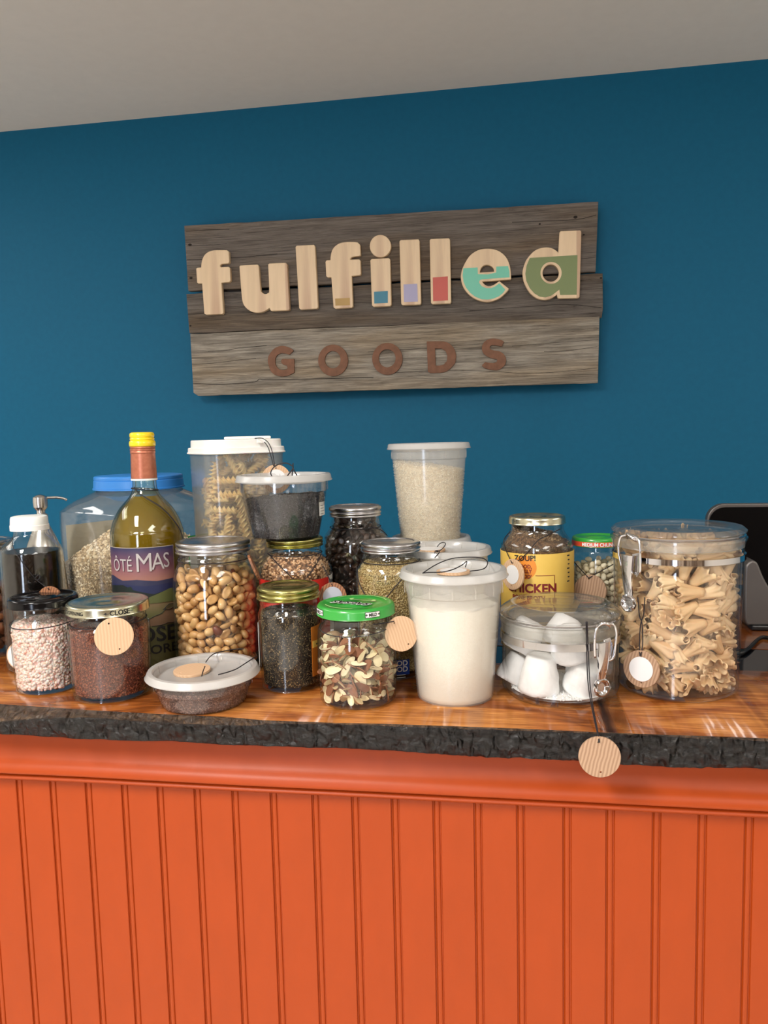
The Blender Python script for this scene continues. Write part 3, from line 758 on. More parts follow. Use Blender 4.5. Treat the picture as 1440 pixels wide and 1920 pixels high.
def letter(outline, holes, mat, th, paint=None, pm=None, Yf=LY, round_=True, bev=0.0016):
    polys = [dense(outline) if round_ else outline]+holes
    W = [[wall_xy(x, y, Yf) for x, y in q] for q in polys]
    cx, cy = np.mean([q[0] for q in W[0]]), np.mean([q[1] for q in W[0]])
    o = flat_curve('letter', [[(x-cx, y-cy) for x, y in q] for q in W], mat, th-2*bev, bev, sign, Matrix.Rotation(PI/2, 4, 'X'), 2)
    o.location = (cx, Yf+th/2-SL[1], cy)
    if paint:
        W2 = [[wall_xy(x, y, Yf) for x, y in q] for q in paint]
        flat_curve('painted_patch', [[(x-cx, y-cy) for x, y in q] for q in W2], pm, 0.0006, 0.0, o, Matrix.Translation((0, -th/2-0.0002, 0)) @ Matrix.Rotation(PI/2, 4, 'X'))
    return o
def ell_px(cx, cy, rx, ry): return ell(cx, cy, rx, ry)
Z1 = (360, 450, 7.579); Z2 = (540, 430, 9.0); Z3 = (690, 430, 8.4706); Z4 = (855, 450, 12.0); Z5 = (970, 420, 10.286)
P_och = plain('ochre_paint', (182, 148, 84), 0.5); P_blu = plain('teal_blue_paint', (58, 128, 152), 0.5); P_lav = plain('lavender_paint', (172, 168, 200), 0.5)
P_red = plain('coral_red_paint', (200, 92, 80), 0.5); P_turq = plain('turquoise_paint', (120, 204, 178), 0.5); P_grn = plain('sage_green_paint', (124, 140, 92), 0.5)
fo1 = [(65,410),(80,399),(135,395),(140,330),(155,270),(185,215),(235,175),(300,154),(380,150),(490,150),(515,170),(522,310),(510,326),(430,330),(405,340),(392,360),(392,380),(402,393),(515,388),(530,400),(540,570),(525,590),(410,600),(438,1030),(425,1045),(200,1053),(180,1040),(148,610),(90,610),(78,600)]
letter(zpoly(fo1, *Z1), [], M['maple'], 0.016)
uo = [(680,380),(690,368),(925,355),(940,370),(965,700),(985,745),(1020,772),(1055,775),(1090,755),(1103,710),(1088,350),(1100,340),(1325,330),(1342,345),(1378,980),(1365,992),(1130,1000),(1120,993),(1105,955),(1060,985),(1000,1015),(940,1025),(870,1018),(810,990),(760,945),(730,890),(715,820),(700,650)]
letter(zpoly(uo, *Z1), [], M['maple'], 0.016)
letter(zpoly([(135,300),(150,283),(430,268),(445,285),(497,1312),(480,1330),(215,1345),(195,1325)], *Z2), [], M['maple'], 0.016)
fo2 = [(640,550),(655,530),(722,525),(728,450),(750,360),(800,290),(880,240),(980,222),(1100,220),(1170,228),(1205,260),(1215,430),(1200,440),(1110,450),(1065,465),(1040,495),(1042,513),(1060,518),(1195,515),(1212,530),(1220,750),(1205,765),(1065,780),(1085,1292),(1070,1312),(800,1330),(775,1310),(738,800),(670,800),(652,785)]
letter(zpoly(fo2, *Z2), [], M['maple'], 0.016, [zpoly([(795,1170),(1042,1155),(1045,1280),(800,1288)], *Z2)], P_och)
letter(zpoly([(45,495),(60,478),(325,463),(342,480),(360,1190),(345,1210),(90,1220),(70,1200)], *Z3), [], M['maple'], 0.016, [zpoly([(95,992),(315,980),(315,1168),(100,1178)], *Z3)], P_blu)
o = letter(zpoly(ell(195, 265, 160, 170), *Z3), [], M['maple'], 0.016, round_=False); o.name = 'letter_dot'
letter(zpoly([(508,195),(522,177),(795,165),(808,182),(833,1170),(818,1187),(550,1195),(535,1180)], *Z3), [], M['maple'], 0.016, [zpoly([(565,875),(782,865),(792,1148),(572,1155)], *Z3)], P_lav)
letter(zpoly([(988,175),(1000,160),(1280,150),(1293,165),(1310,1150),(1298,1168),(1025,1178),(1008,1160)], *Z3), [], M['maple'], 0.016, [zpoly([(1028,765),(1267,748),(1270,1128),(1035,1142)], *Z3)], P_red)
eo = [(120,850),(130,740),(165,620),(225,500),(310,370),(420,280),(540,225),(680,205),(820,215),(950,255),(1060,330),(1140,430),(1190,550),(1215,680),(1228,860),(1215,875),(575,925),(590,960),(650,1020),(720,1050),(790,1045),(870,1010),(975,940),(1170,1095),(1165,1120),(1110,1180),(1000,1280),(880,1340),(740,1378),(580,1365),(430,1310),(300,1220),(200,1100),(145,980)]
eh = [(520,745),(530,680),(560,610),(610,565),(680,545),(760,555),(820,590),(860,640),(872,722)]
ei = [(165,635),(485,617),(492,770),(720,775),(905,730),(905,600),(1170,585),(1200,700),(1205,840),(640,880),(560,890),(520,925),(525,970),(580,1040),(680,1085),(790,1085),(880,1045),(975,975),(1110,1115),(1060,1190),(960,1270),(840,1320),(720,1340),(580,1335),(440,1280),(320,1190),(225,1070),(170,940),(150,800)]
letter(zpoly(eo, *Z4), [zpoly(eh, *Z4)], M['maple'], 0.016, [zpoly(ei, *Z4)], P_turq)
do = [(825,165),(840,148),(1205,130),(1220,145),(1222,300),(1190,1400),(1170,1415),(800,1425),(785,1410),(770,1340),(700,1395),(600,1440),(500,1450),(380,1420),(270,1340),(190,1230),(130,1090),(110,950),(125,850),(170,720),(240,620),(330,530),(430,480),(560,460),(660,475),(740,520),(800,575),(805,480)]
di = [(240,655),(1160,600),(1145,1365),(825,1370),(810,1265),(740,1320),(650,1385),(540,1415),(430,1400),(330,1340),(240,1240),(175,1100),(155,960),(180,800)]
letter(zpoly(do, *Z5), [zpoly(ell(645, 945, 168, 176), *Z5)], M['maple'], 0.016, [zpoly(di, *Z5), zpoly(ell(650, 943, 205, 212), *Z5)], P_grn)
Z6 = (490, 630, 8.0); Z7 = (680, 620, 7.579); Z8 = (880, 620, 14.4)
GY = YS-0.009
go = [(100,400),(105,310),(140,250),(200,185),(290,150),(370,158),(440,185),(480,220),(420,280),(370,262),(300,255),(240,280),(210,330),(205,400),(225,460),(270,505),(330,512),(390,495),(395,470),(380,440),(330,430),(300,400),(300,360),(320,345),(490,345),(493,545),(400,590),(300,605),(200,580),(140,520)]
so = [(930,300),(870,420),(760,400),(640,385),(570,400),(545,450),(570,510),(680,540),(820,565),(920,630),(980,720),(985,830),(960,920),(880,1000),(780,1055),(680,1065),(540,1045),(420,1010),(345,950),(360,920),(430,850),(540,870),(650,875),(730,850),(760,800),(740,770),(620,745),(480,690),(390,620),(345,520),(345,410),(400,310),(500,245),(640,215),(780,235),(880,265)]
letter(zpoly(go, *Z6), [], M['rust'], 0.006, Yf=GY, bev=0.0004)
letter(zpoly(ell(1075, 365, 222, 235), *Z6), [zpoly(ell(1070, 355, 120, 132), *Z6)], M['rust'], 0.006, Yf=GY, bev=0.0004, round_=False)
letter(zpoly(ell(350, 400, 213, 225), *Z7), [zpoly(ell(347, 392, 122, 130), *Z7)], M['rust'], 0.006, Yf=GY, bev=0.0004, round_=False)
Do = [(912,155),(1150,155),(1240,190),(1300,260),(1325,360),(1310,460),(1240,540),(1150,590),(960,600),(928,582)]
Dh = [(1025,250),(1120,250),(1180,290),(1205,360),(1200,430),(1150,485),(1090,498),(1035,498)]
letter(zpoly(Do, *Z7), [zpoly(Dh, *Z7)], M['rust'], 0.006, Yf=GY, bev=0.0004)
letter(zpoly(so, *Z8), [], M['rust'], 0.006, Yf=GY, bev=0.0004)

# ================================================================== JARS AND CONTAINERS
def sm(L, k=5): return cat_spline(L, k)
def glass_body(J, parent, L, mat, th=0.0026, base=0.006, heel=0.006, name='glass_body', shape=None, k=4):
    """L: (image row, half width in px) from the rim down to just above the heel"""
    p = J.prof(L)[::-1]                      # bottom to top
    r0 = J.r(L[-1][1], 0.0)
    pts = [(r0*0.80, 0.0), (r0*0.90, 0.0008), (r0*0.975, heel*0.5), (r0, heel*1.5)]+[q for q in p if q[1] > heel*2.2]
    pts = sm(pts, k); shell(name, pts, mat, parent, th, base, shape=shape)
    inner = [(max(r-th, 0.001), max(z, base)) for r, z in pts]
    return inner

def pieces_peanut():
    out = []
    for v in range(4):
        V, Fc = unit_ico(2); W = []
        for p in V:
            p = Vector(p); d = 1+0.07*mnoise.noise(p*1.6+Vector((v*3, 0, 0)))
            q = Vector((p.x*0.0086*(1+0.10*p.x), p.y*0.0054, p.z*0.0052))*d
            if v % 2 == 0:                       # split halves: flat face with a hollow
                if q.z > 0.0008: q.z = 0.0008+0.15*(q.z-0.0008)-0.0016*max(0, 1-(p.x*p.x*1.6+p.y*p.y*2.2))
            else:
                q.z += 0.0006*math.cos(p.x*3)
            W.append(q)
        out.append(piece_mesh('peanut', W, Fc, M['peanut']))
    return out
def pieces_coffee():
    V, Fc = unit_ico(2); W = []
    for p in V:
        q = Vector((p[0]*0.0056, p[1]*0.0041, p[2]*0.0034))
        if q.z > 0.0006: q.z = 0.0006+0.35*(q.z-0.0006)
        if p[2] > 0: q.z -= 0.0014*math.exp(-(p[1]/0.16)**2)*(1-p[0]**2)
        W.append(q)
    return [piece_mesh('coffee_bean', W, Fc, M['coffee'])]
def pieces_bean():
    V, Fc = unit_ico(2); W = []
    for p in V: W.append((p[0]*0.0048, p[1]*0.0036-0.0006*(1-abs(p[0])), p[2]*0.0034))
    return [piece_mesh('navy_bean', W, Fc, M['navy'])]
def pieces_almond():
    out = []
    for v in range(5):
        n = 14; V = []; Fc = []; mm = []
        L, Wd = (0.0085, 0.0048) if v < 3 else (0.0078, 0.0028)
        cut = [1, 0.55, 0.8, 1, 0.5][v]
        for t in (-0.00045, 0.00045):
            for k in range(n):
                a = 2*PI*k/n; x = L*math.cos(a)*(1 if math.cos(a) < 0 else cut); y = Wd*math.sin(a)*(1-0.35*math.cos(a))
                V.append((x, y, t+0.0011*math.sin(x*190+v)))
            V.append((0, 0, t+0.0011*math.sin(v)))
        for k in range(n):
            k2 = (k+1) % n; Fc += [(k2, k, n), (n+1+k, n+1+k2, n+1+n), (k, k2, n+1+k2, n+1+k)]
        me = piece_mesh('almond_slice', V, Fc, M['almond'], False); me.materials.append(M['almondskin'])
        for i, f in enumerate(me.polygons):
            if i % 3 == 2: f.material_index = 1
            if v == 2: f.material_index = 1
        out.append(me)
    return out
def pieces_campanelle():
    out = []
    for v in range(3):
        nu, nv = 64, 7; V = []; Fc = []; tot = 2*PI*(1.10+0.1*v)
        for t in (0, 0.0009):
            for j in range(nv+1):
                s = j/nv
                for i in range(nu+1):
                    a = tot*i/nu; fl = s*s
                    r = 0.0030+0.0048*s+0.0026*fl+0.0008*a/tot
                    r += 0.0017*fl*s*math.sin(a*(8+v)); z = 0.026*(s-0.5)+0.0022*fl*s*math.cos(a*(8+v))
                    r += t; V.append((r*math.cos(a), r*math.sin(a), z))
        S = (nv+1)*(nu+1)
        for j in range(nv):
            for i in range(nu):
                a = j*(nu+1)+i; b, c, d = a+1, a+nu+2, a+nu+1; Fc += [(a, b, c, d), (S+a, S+d, S+c, S+b)]
        for i in range(nu):
            q = nv*(nu+1)+i; Fc += [(q, q+1, S+q+1, S+q), (i+1, i, S+i, S+i+1)]
        for j in range(nv):
            a = j*(nu+1); b = a+nu; Fc += [(a, a+nu+1, S+a+nu+1, S+a), (b+nu+1, b, S+b, S+b+nu+1)]
        out.append(piece_mesh('campanelle', V, Fc, M['pasta']))
    return out
def pieces_rotini():
    V = []; Fc = []; n = 18; L = 0.044; ns = 60
    for i in range(ns+1):
        z = L*(i/ns-0.5); tw = 2*PI*1.9*i/ns
        for k in range(n):
            a = 2*PI*k/n; r = 0.0016+0.0058*max(0.0, math.cos(3*a))**1.2
            V.append((r*math.cos(a+tw/1.0), r*math.sin(a+tw/1.0), z))
    for i in range(ns):
        for k in range(n): Fc.append((i*n+k, i*n+(k+1) % n, (i+1)*n+(k+1) % n, (i+1)*n+k))
    Fc += [tuple(range(n))[::-1], tuple(ns*n+k for k in range(n))]
    return [piece_mesh('rotini', V, Fc, M['rotini'])]
def pieces_pecan():
    V, Fc = unit_ico(3); W = []
    for p in V:
        d = 1+0.12*math.sin(p[1]*9)*(1-abs(p[0]))+0.05*mnoise.noise(Vector(p)*5); 
        W.append((p[0]*0.0150, p[1]*0.0078*d, p[2]*0.0058*d-0.0015*math.exp(-(p[1]/0.2)**2)*(1 if p[2] > 0 else -0.4)))
    return [piece_mesh('pecan_half', W, Fc, M['pecan'])]

M['peanut'] = seeded('roasted_peanut', [(0.0, (186, 136, 82)), (0.5, (206, 158, 100)), (0.97, (222, 180, 124)), (0.99, (112, 56, 40))], 0.42, 'obj', coat=0.25, bstr=0.3)
M['peanutfill'] = seeded('roasted_peanut_fill', [(0.0, (186, 136, 82)), (1.0, (216, 172, 114))], 0.5)
M['coffee'] = seeded('roasted_coffee_bean', [(0.0, (34, 22, 18)), (1.0, (66, 46, 36))], 0.38, 'obj', coat=0.2)
M['coffeefill'] = seeded('roasted_coffee_fill', [(0.0, (34, 22, 18)), (1.0, (62, 42, 34))], 0.4)
M['navy'] = seeded('navy_bean_skin', [(0.0, (212, 196, 162)), (1.0, (236, 224, 196))], 0.5, 'obj')
M['navyfill'] = seeded('navy_bean_fill', [(0.0, (206, 190, 156)), (1.0, (232, 220, 190))], 0.5)
M['almond'] = seeded('sliced_almond', [(0.0, (222, 204, 160)), (0.7, (238, 224, 188)), (1.0, (206, 178, 132))], 0.6, 'obj')
M['almondskin'] = seeded('almond_skin', [(0.0, (120, 70, 44)), (1.0, (150, 96, 64))], 0.7, 'obj')
M['almondfill'] = seeded('almond_fill', [(0.0, (120, 72, 48)), (0.45, (150, 100, 70)), (0.5, (218, 196, 152)), (1.0, (234, 216, 178))], 0.7)
M['pasta'] = seeded('dry_pasta', [(0.0, (206, 168, 122)), (0.5, (220, 186, 142)), (1.0, (230, 200, 158))], 0.5, 'obj', sub=0.15)
M['pastafill'] = seeded('dry_pasta_fill', [(0.0, (212, 170, 112)), (1.0, (230, 194, 140))], 0.5)
M['rotini'] = seeded('dry_rotini', [(0.0, (236, 200, 128)), (1.0, (248, 220, 156))], 0.5, 'obj', sub=0.15)
M['rotinifill'] = seeded('dry_rotini_fill', [(0.0, (222, 184, 110)), (1.0, (238, 206, 138))], 0.5)
M['pecan'] = seeded('pecan_half_skin', [(0.0, (104, 58, 34)), (1.0, (150, 92, 56))], 0.5, 'obj', coat=0.2)
M['oats'] = seeded('rolled_oats', [(0.0, (218, 188, 142)), (0.4, (238, 214, 172)), (1.0, (252, 238, 208))], 0.8)
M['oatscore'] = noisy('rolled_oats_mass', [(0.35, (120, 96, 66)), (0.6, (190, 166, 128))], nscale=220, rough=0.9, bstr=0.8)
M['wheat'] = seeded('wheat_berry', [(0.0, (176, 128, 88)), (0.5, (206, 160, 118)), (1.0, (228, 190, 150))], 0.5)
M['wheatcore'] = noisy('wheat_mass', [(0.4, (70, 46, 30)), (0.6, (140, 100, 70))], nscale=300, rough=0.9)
M['salt'] = seeded('pink_salt', [(0.0, (232, 188, 174)), (0.5, (238, 198, 186)), (0.9, (243, 210, 200)), (0.965, (234, 178, 158)), (0.99, (216, 130, 110))], 0.3, sub=0.5)
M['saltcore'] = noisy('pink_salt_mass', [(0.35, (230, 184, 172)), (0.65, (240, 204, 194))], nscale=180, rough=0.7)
M['mustard'] = seeded('rust_brown_seed', [(0.0, (70, 26, 14)), (0.6, (120, 54, 32)), (1.0, (182, 104, 70))], 0.45)
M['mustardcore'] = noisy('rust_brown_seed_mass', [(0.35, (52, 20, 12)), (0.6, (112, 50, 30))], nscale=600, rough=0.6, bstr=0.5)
M['herb'] = seeded('dried_herb_flake', [(0.0, (22, 16, 12)), (0.5, (54, 42, 28)), (0.8, (110, 88, 56)), (1.0, (176, 150, 104))], 0.7)
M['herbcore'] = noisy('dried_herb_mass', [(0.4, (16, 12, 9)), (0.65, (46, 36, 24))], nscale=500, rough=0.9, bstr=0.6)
M['flax'] = seeded('brown_flax_seed', [(0.0, (78, 50, 42)), (0.6, (118, 82, 70)), (1.0, (168, 130, 112))], 0.4)
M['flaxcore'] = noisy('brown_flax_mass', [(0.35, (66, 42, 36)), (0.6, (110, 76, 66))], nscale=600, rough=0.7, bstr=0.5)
M['sesame'] = seeded('hulled_millet_seed', [(0.0, (150, 122, 72)), (0.5, (196, 168, 112)), (1.0, (222, 200, 150))], 0.5)
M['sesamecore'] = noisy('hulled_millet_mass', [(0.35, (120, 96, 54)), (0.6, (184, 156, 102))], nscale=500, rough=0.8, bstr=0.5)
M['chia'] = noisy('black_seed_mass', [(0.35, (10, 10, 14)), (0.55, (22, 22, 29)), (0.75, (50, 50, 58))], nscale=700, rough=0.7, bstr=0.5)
M['chiag'] = seeded('black_seed', [(0.0, (16, 16, 20)), (0.8, (40, 40, 48)), (1.0, (96, 95, 102))], 0.5)
M['rice'] = seeded('rice_grain', [(0.0, (216, 198, 160)), (0.6, (232, 218, 186)), (1.0, (244, 236, 212))], 0.4)
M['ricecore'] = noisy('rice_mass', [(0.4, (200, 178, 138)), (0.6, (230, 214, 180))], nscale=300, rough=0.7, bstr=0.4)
M['sugar'] = noisy('coarse_white_sugar', [(0.4, (228, 221, 206)), (0.6, (240, 236, 225))], nscale=900, rough=0.6, bstr=0.4)
M['rooibos'] = seeded('dried_leaf_cut', [(0.0, (84, 58, 38)), (0.5, (138, 104, 70)), (1.0, (204, 172, 128))], 0.7)
M['rooiboscore'] = noisy('dried_leaf_mass', [(0.4, (60, 40, 26)), (0.65, (120, 88, 58))], nscale=300, rough=0.9, bstr=0.5)

# ---- 1 pink salt jar
def mkjar(name, label, J, cat='jar', group=None):
    return thing(name, label, cat, J.loc, J.rot, group)
J = Axis(81, 1120, half=60, yfront=1305.5); t = mkjar('glass_jar', 'black-lidded glass jar of coarse pink salt, leftmost in the front row', J)
inn = glass_body(J, t, [(1133, 54), (1142, 54), (1153, 52.5), (1158, 55), (1168, 60), (1185, 61), (1275, 60), (1292, 57)], M['glass'])
lug_lid(J, t, 1117, 61.5, 1132.5, 62, M['blacklid'])
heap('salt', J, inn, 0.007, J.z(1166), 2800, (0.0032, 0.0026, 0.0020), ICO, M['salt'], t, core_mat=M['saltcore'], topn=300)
J_salt = J
# ---- 2 brown seed jar with CLOSE lid
J = Axis(202, 1133, half=73, yfront=1322); t = mkjar('glass_jar', 'silver-lidded glass jar of rust-brown seeds with round wooden tag on its front', J)
inn = glass_body(J, t, [(1144, 68), (1152, 68), (1163, 67), (1170, 71), (1180, 74), (1290, 73), (1306, 70)], M['glass'])
rt, rb, zt, zb = lug_lid(J, t, 1126, 74, 1143.5, 74.5, M['palegold'])
lm = on_wall_of(rb+0.0006, 0, 0)
put_text('lettering', 'CLOSE', 0.0078, M['print'], t, on_wall_of(rb+0.0005, 0.27, (zt+zb)/2-0.0006, 0.0), 0.0002)
put_text('lettering', 'TO OPENING', 0.0058, M['print'], t, on_wall_of(rb+0.0005, -0.98, (zt+zb)/2-0.0004, 0.0), 0.0001)
for a0, a1 in ((-0.07, 0.02), (0.53, 0.60)): curved_patch('lettering', rb+0.0002, a0, a1, (zt+zb)/2-0.0009, (zt+zb)/2-0.0003, M['print'], t, 0.0004)
zc = (zt+zb)/2-0.0006; f = on_wall_of(rb+0.0006, -0.07, zc); mesh_obj('lettering', [f(-0.0022, 0), f(0.0012, 0.0016), f(0.0012, -0.0016)], [(0, 2, 1)], M['print'], t, smooth=False)
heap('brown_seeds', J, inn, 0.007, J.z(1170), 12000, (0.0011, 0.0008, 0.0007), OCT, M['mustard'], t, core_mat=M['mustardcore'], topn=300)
J_mus = J; RJ_mus = J.r(74, 0.05)
# ---- 3 flat deli container of flax
def deli(J, t, ytip, wtip, yrim, wrim, ybody, wbody, ystep, wstep, wbase, mat=None, ribs=0, lidmat=None):
    """round deli tub: tapering cup with a stepped collar and a snap-on lid with a raised rim"""
    mat = mat or M['deli']; lidmat = lidmat or M['delilid']
    zt, zr, zb, zs = J.z(ytip), J.z(yrim), J.z(ybody), J.z(ystep)
    rt, rr, rb, rs, r0 = J.r(wtip, zt), J.r(wrim, zr), J.r(wbody, zb), J.r(wstep, zs), J.r(wbase, 0)
    cup = [(r0*0.9, 0.0006), (r0*0.97, 0.0), (r0, 0.0018), (r0+(rs-r0)*0.5, zs*0.5), (rs, zs-0.0004), (rs+0.0011, zs+0.0006), (rb, zb), (rb, zr-0.002)]
    shell('cup', cup, mat, t, 0.0010, 0.0016)
    lid = [(0, zr-0.0098), (rr-0.0105, zr-0.0098), (rr-0.0085, zr-0.0090), (rr-0.0072, zr-0.001), (rr-0.0058, zr+0.0004), (rr-0.0012, zr+0.0002), (rr, zr-0.0012),
           (rt-0.0012, zt+0.0012), (rt, zt), (rt-0.0006, zt-0.001), (rt-0.0022, zt), (rr-0.0022, zr-0.003), (rr-0.0052, zr-0.0012), (rr-0.0066, zr-0.0104), (rr-0.010, zr-0.0110), (0, zr-0.0110)]
    lathe('lid', lid, lidmat, t, 96, ang=40)
    V = []; Fc = []
    for i in range(12):                      # ribs of the lid rim
        a = 2*PI*i/12+0.1
        for s in (-0.011, 0.011):
            for q, zz in ((rr-0.0100, zr-0.0094), (rr-0.0082, zr-0.0094), (rr-0.0070, zr-0.0010)): V.append(((q-0.0006)*math.cos(a+s), (q-0.0006)*math.sin(a+s), zz+0.0006))
        b = i*6; Fc += [(b, b+1, b+4, b+3), (b+1, b+2, b+5, b+4)]
    mesh_obj('lid_ribs', V, Fc, M['gasket'], t)['kind'] = 'stuff'
    V = []; Fc = []; nn = ribs or 14
    for i in range(nn):                      # ribs under the lid on the collar
        a = 2*PI*i/nn+0.2; s = 0.012 if not ribs else PI/nn*0.5
        for ss in (-s, s):
            for zz in (zs+0.0015, zb-0.0005): 
                for q in (rb-0.0002, rb+0.0006): V.append((q*math.cos(a+ss), q*math.sin(a+ss), zz))
        b = i*8; Fc += [(b+1, b+3, b+7, b+5), (b, b+1, b+5, b+4), (b, b+2, b+3, b+1), (b+4, b+5, b+7, b+6)]
    mesh_obj('collar_ribs', V, Fc, mat, t, smooth=False)['kind'] = 'stuff'
    return [(r-0.001, max(z, 0.0018)) for r, z in cup], zr-0.0098, (rt, rr)
J = Axis(380.6, 1255, half=76, yfront=1341); t = mkjar('deli_tub', 'shallow clear tub of brown flax seeds with milky lid, at the front', J, 'tub')
inn, zl, rr_ = deli(J, t, 1261, 106, 1251, 102, 1272, 91, 1284, 87, 77, M['deliclear'], 0)
heap('flax_seeds', J, inn, 0.002, J.z(1276), 6000, (0.0017, 0.0010, 0.0005), OCT, M['flax'], t, core_mat=M['flaxcore'], topn=900, gap=0.0002)
J_flax, Z_flax = J, zl
# ---- 4 herb jar, gold lid
J = Axis(540, 1096, half=57, yfront=1303.5); t = mkjar('mason_jar', 'gold-lidded mason jar of dark dried herbs in the front row', J)
inn = glass_body(J, t, [(1118, 53), (1124, 53), (1129, 54), (1134, 53), (1146, 56.5), (1158, 57.5), (1275, 57), (1290, 55)], M['glass'])
mason_lid(J, t, 1096, 57, 1119, 59.5, M['gold'], emboss=True)
heap('dried_herbs', J, inn, 0.007, J.z(1142), 9000, (0.0013, 0.0007, 0.0005), OCT, M['herb'], t, core_mat=M['herbcore'], topn=200)
rj = J.r(57.5, 0.05)
curved_patch('amber_label', rj+0.0002, math.radians(42), math.radians(135), J.z(1258), J.z(1168), M['orangelabel'], t)
curved_patch('label_band', rj+0.0007, math.radians(44), math.radians(135), J.z(1206), J.z(1194), M['yellowlabel'], t)
curved_patch('white_label', rj+0.0002, math.radians(-135), math.radians(-82), J.z(1245), J.z(1165), M['whitelabel'], t)
put_text('lettering', '..', 0.012, M['print'], t, on_wall_of(rj+0.0014, math.radians(56), J.z(1196)), 0.0004)
# ---- 5 sliced almonds, green lid
J = Axis(667, 1132, half=74, yfront=1337); t = mkjar('salsa_jar', 'green-lidded glass jar of sliced almonds with wooden tag hanging at its right', J)
inn = glass_body(J, t, [(1152, 67), (1158, 66), (1164, 66), (1172, 70), (1184, 73), (1240, 74), (1305, 74), (1320, 71)], M['glass'])
rt, rb, zt, zb = lug_lid(J, t, 1130, 71.5, 1148.5, 73, M['greenlid'], button=False)
def flatmap(zz, rot, ox=0, oy=0, sx=1.0):
    def f(x, y):
        x *= sx; return (ox+x*math.cos(rot)-y*math.sin(rot), oy+x*math.sin(rot)+y*math.cos(rot), zz)
    return f
put_text('lettering', 'SALSAS', 0.0145, M['whiteprint'], t, flatmap(zt+0.0010, math.radians(152), -0.004, -0.005), 0.0012, shear=0.25)
put_text('lettering', 'SALSAS', 0.0145, M['print'], t, flatmap(zt+0.0014, math.radians(152), -0.004, -0.005), 0.0002, shear=0.25)
def ringband(name, r0, r1, a0, a1, z, mat, parent, n=30):
    V = []; Fc = []
    for i in range(n+1):
        a = a0+(a1-a0)*i/n; V += [(r0*math.cos(a), r0*math.sin(a), z), (r1*math.cos(a), r1*math.sin(a), z)]
    for i in range(n): Fc.append((2*i, 2*i+1, 2*i+3, 2*i+2))
    return mesh_obj(name, V, Fc, mat, parent, smooth=False)
palegreen = plain('pale_green_print', (190, 222, 150), 0.5)
ringband('print_ring', rt*0.80, rt*0.825, 0.1, 2.2, zt+0.0012, palegreen, t); ringband('print_ring', rt*0.80, rt*0.825, 3.4, 4.6, zt+0.0012, palegreen, t)
V = [flatmap(zt+0.0008, math.radians(-28), 0.008, 0.012)(x, y) for x, y in ((-0.014, -0.004), (0.014, -0.004), (0.017, 0), (0.014, 0.004), (-0.014, 0.004), (-0.017, 0))]
mesh_obj('print_banner', V, [tuple(range(6))], palegreen, t, smooth=False)
V = [flatmap(zt+0.0011, math.radians(-28), 0.008, 0.012)(x, y) for x, y in ((-0.012, -0.0028), (0.012, -0.0028), (0.012, 0.0028), (-0.012, 0.0028))]
mesh_obj('print_banner_inner', V, [tuple(range(4))], M['greenlid'], t, smooth=False)
for ac in (0.42, -1.15):
    curved_patch('print_panel', rb, ac-0.20, ac+0.20, zb+0.0032, zb+0.0095, M['print'], t, 0.0004)
    curved_patch('print_panel', rb+0.0003, ac-0.185, ac+0.185, zb+0.0037, zb+0.0090, M['whiteprint'], t, 0.0004)
    put_text('lettering', '+ MILD +', 0.0048, M['print'], t, on_wall_of(rb+0.0009, ac, zb+0.0062), 0.0002, 0.9)
P = pack(520, interp_prof(inn), 0.008, J.z(1186), 0.0052, None, 110)
nP = scatter('almond_slice', pieces_almond(), P, J, 'thin cream and brown almond slice inside the green-lidded jar', 'nut', 'almond slices in the green-lidded jar', rest_name='almond_slices', rest_mat=M['almondfill'], parent=t, size=1.12, lie=True)
J_alm = J
# ---- 6 tall tub of sugar
J = Axis(850, 1068, half=71, yfront=1327); t = mkjar('deli_tub', 'tall milky tub of white sugar in the front row, tag on its lid', J, 'tub')
inn, zl, rr_ = deli(J, t, 1077, 102.5, 1065, 99, 1086, 92.5, 1109, 87.5, 71, M['deli'], 0)
heap('sugar', J, inn, 0.002, J.z(1128), 0, (0.0008, 0.0006, 0.0006), OCT, M['sugar'], t, bumpy=0.0022, gap=0.0004)
J_sug, Z_sug = J, zl
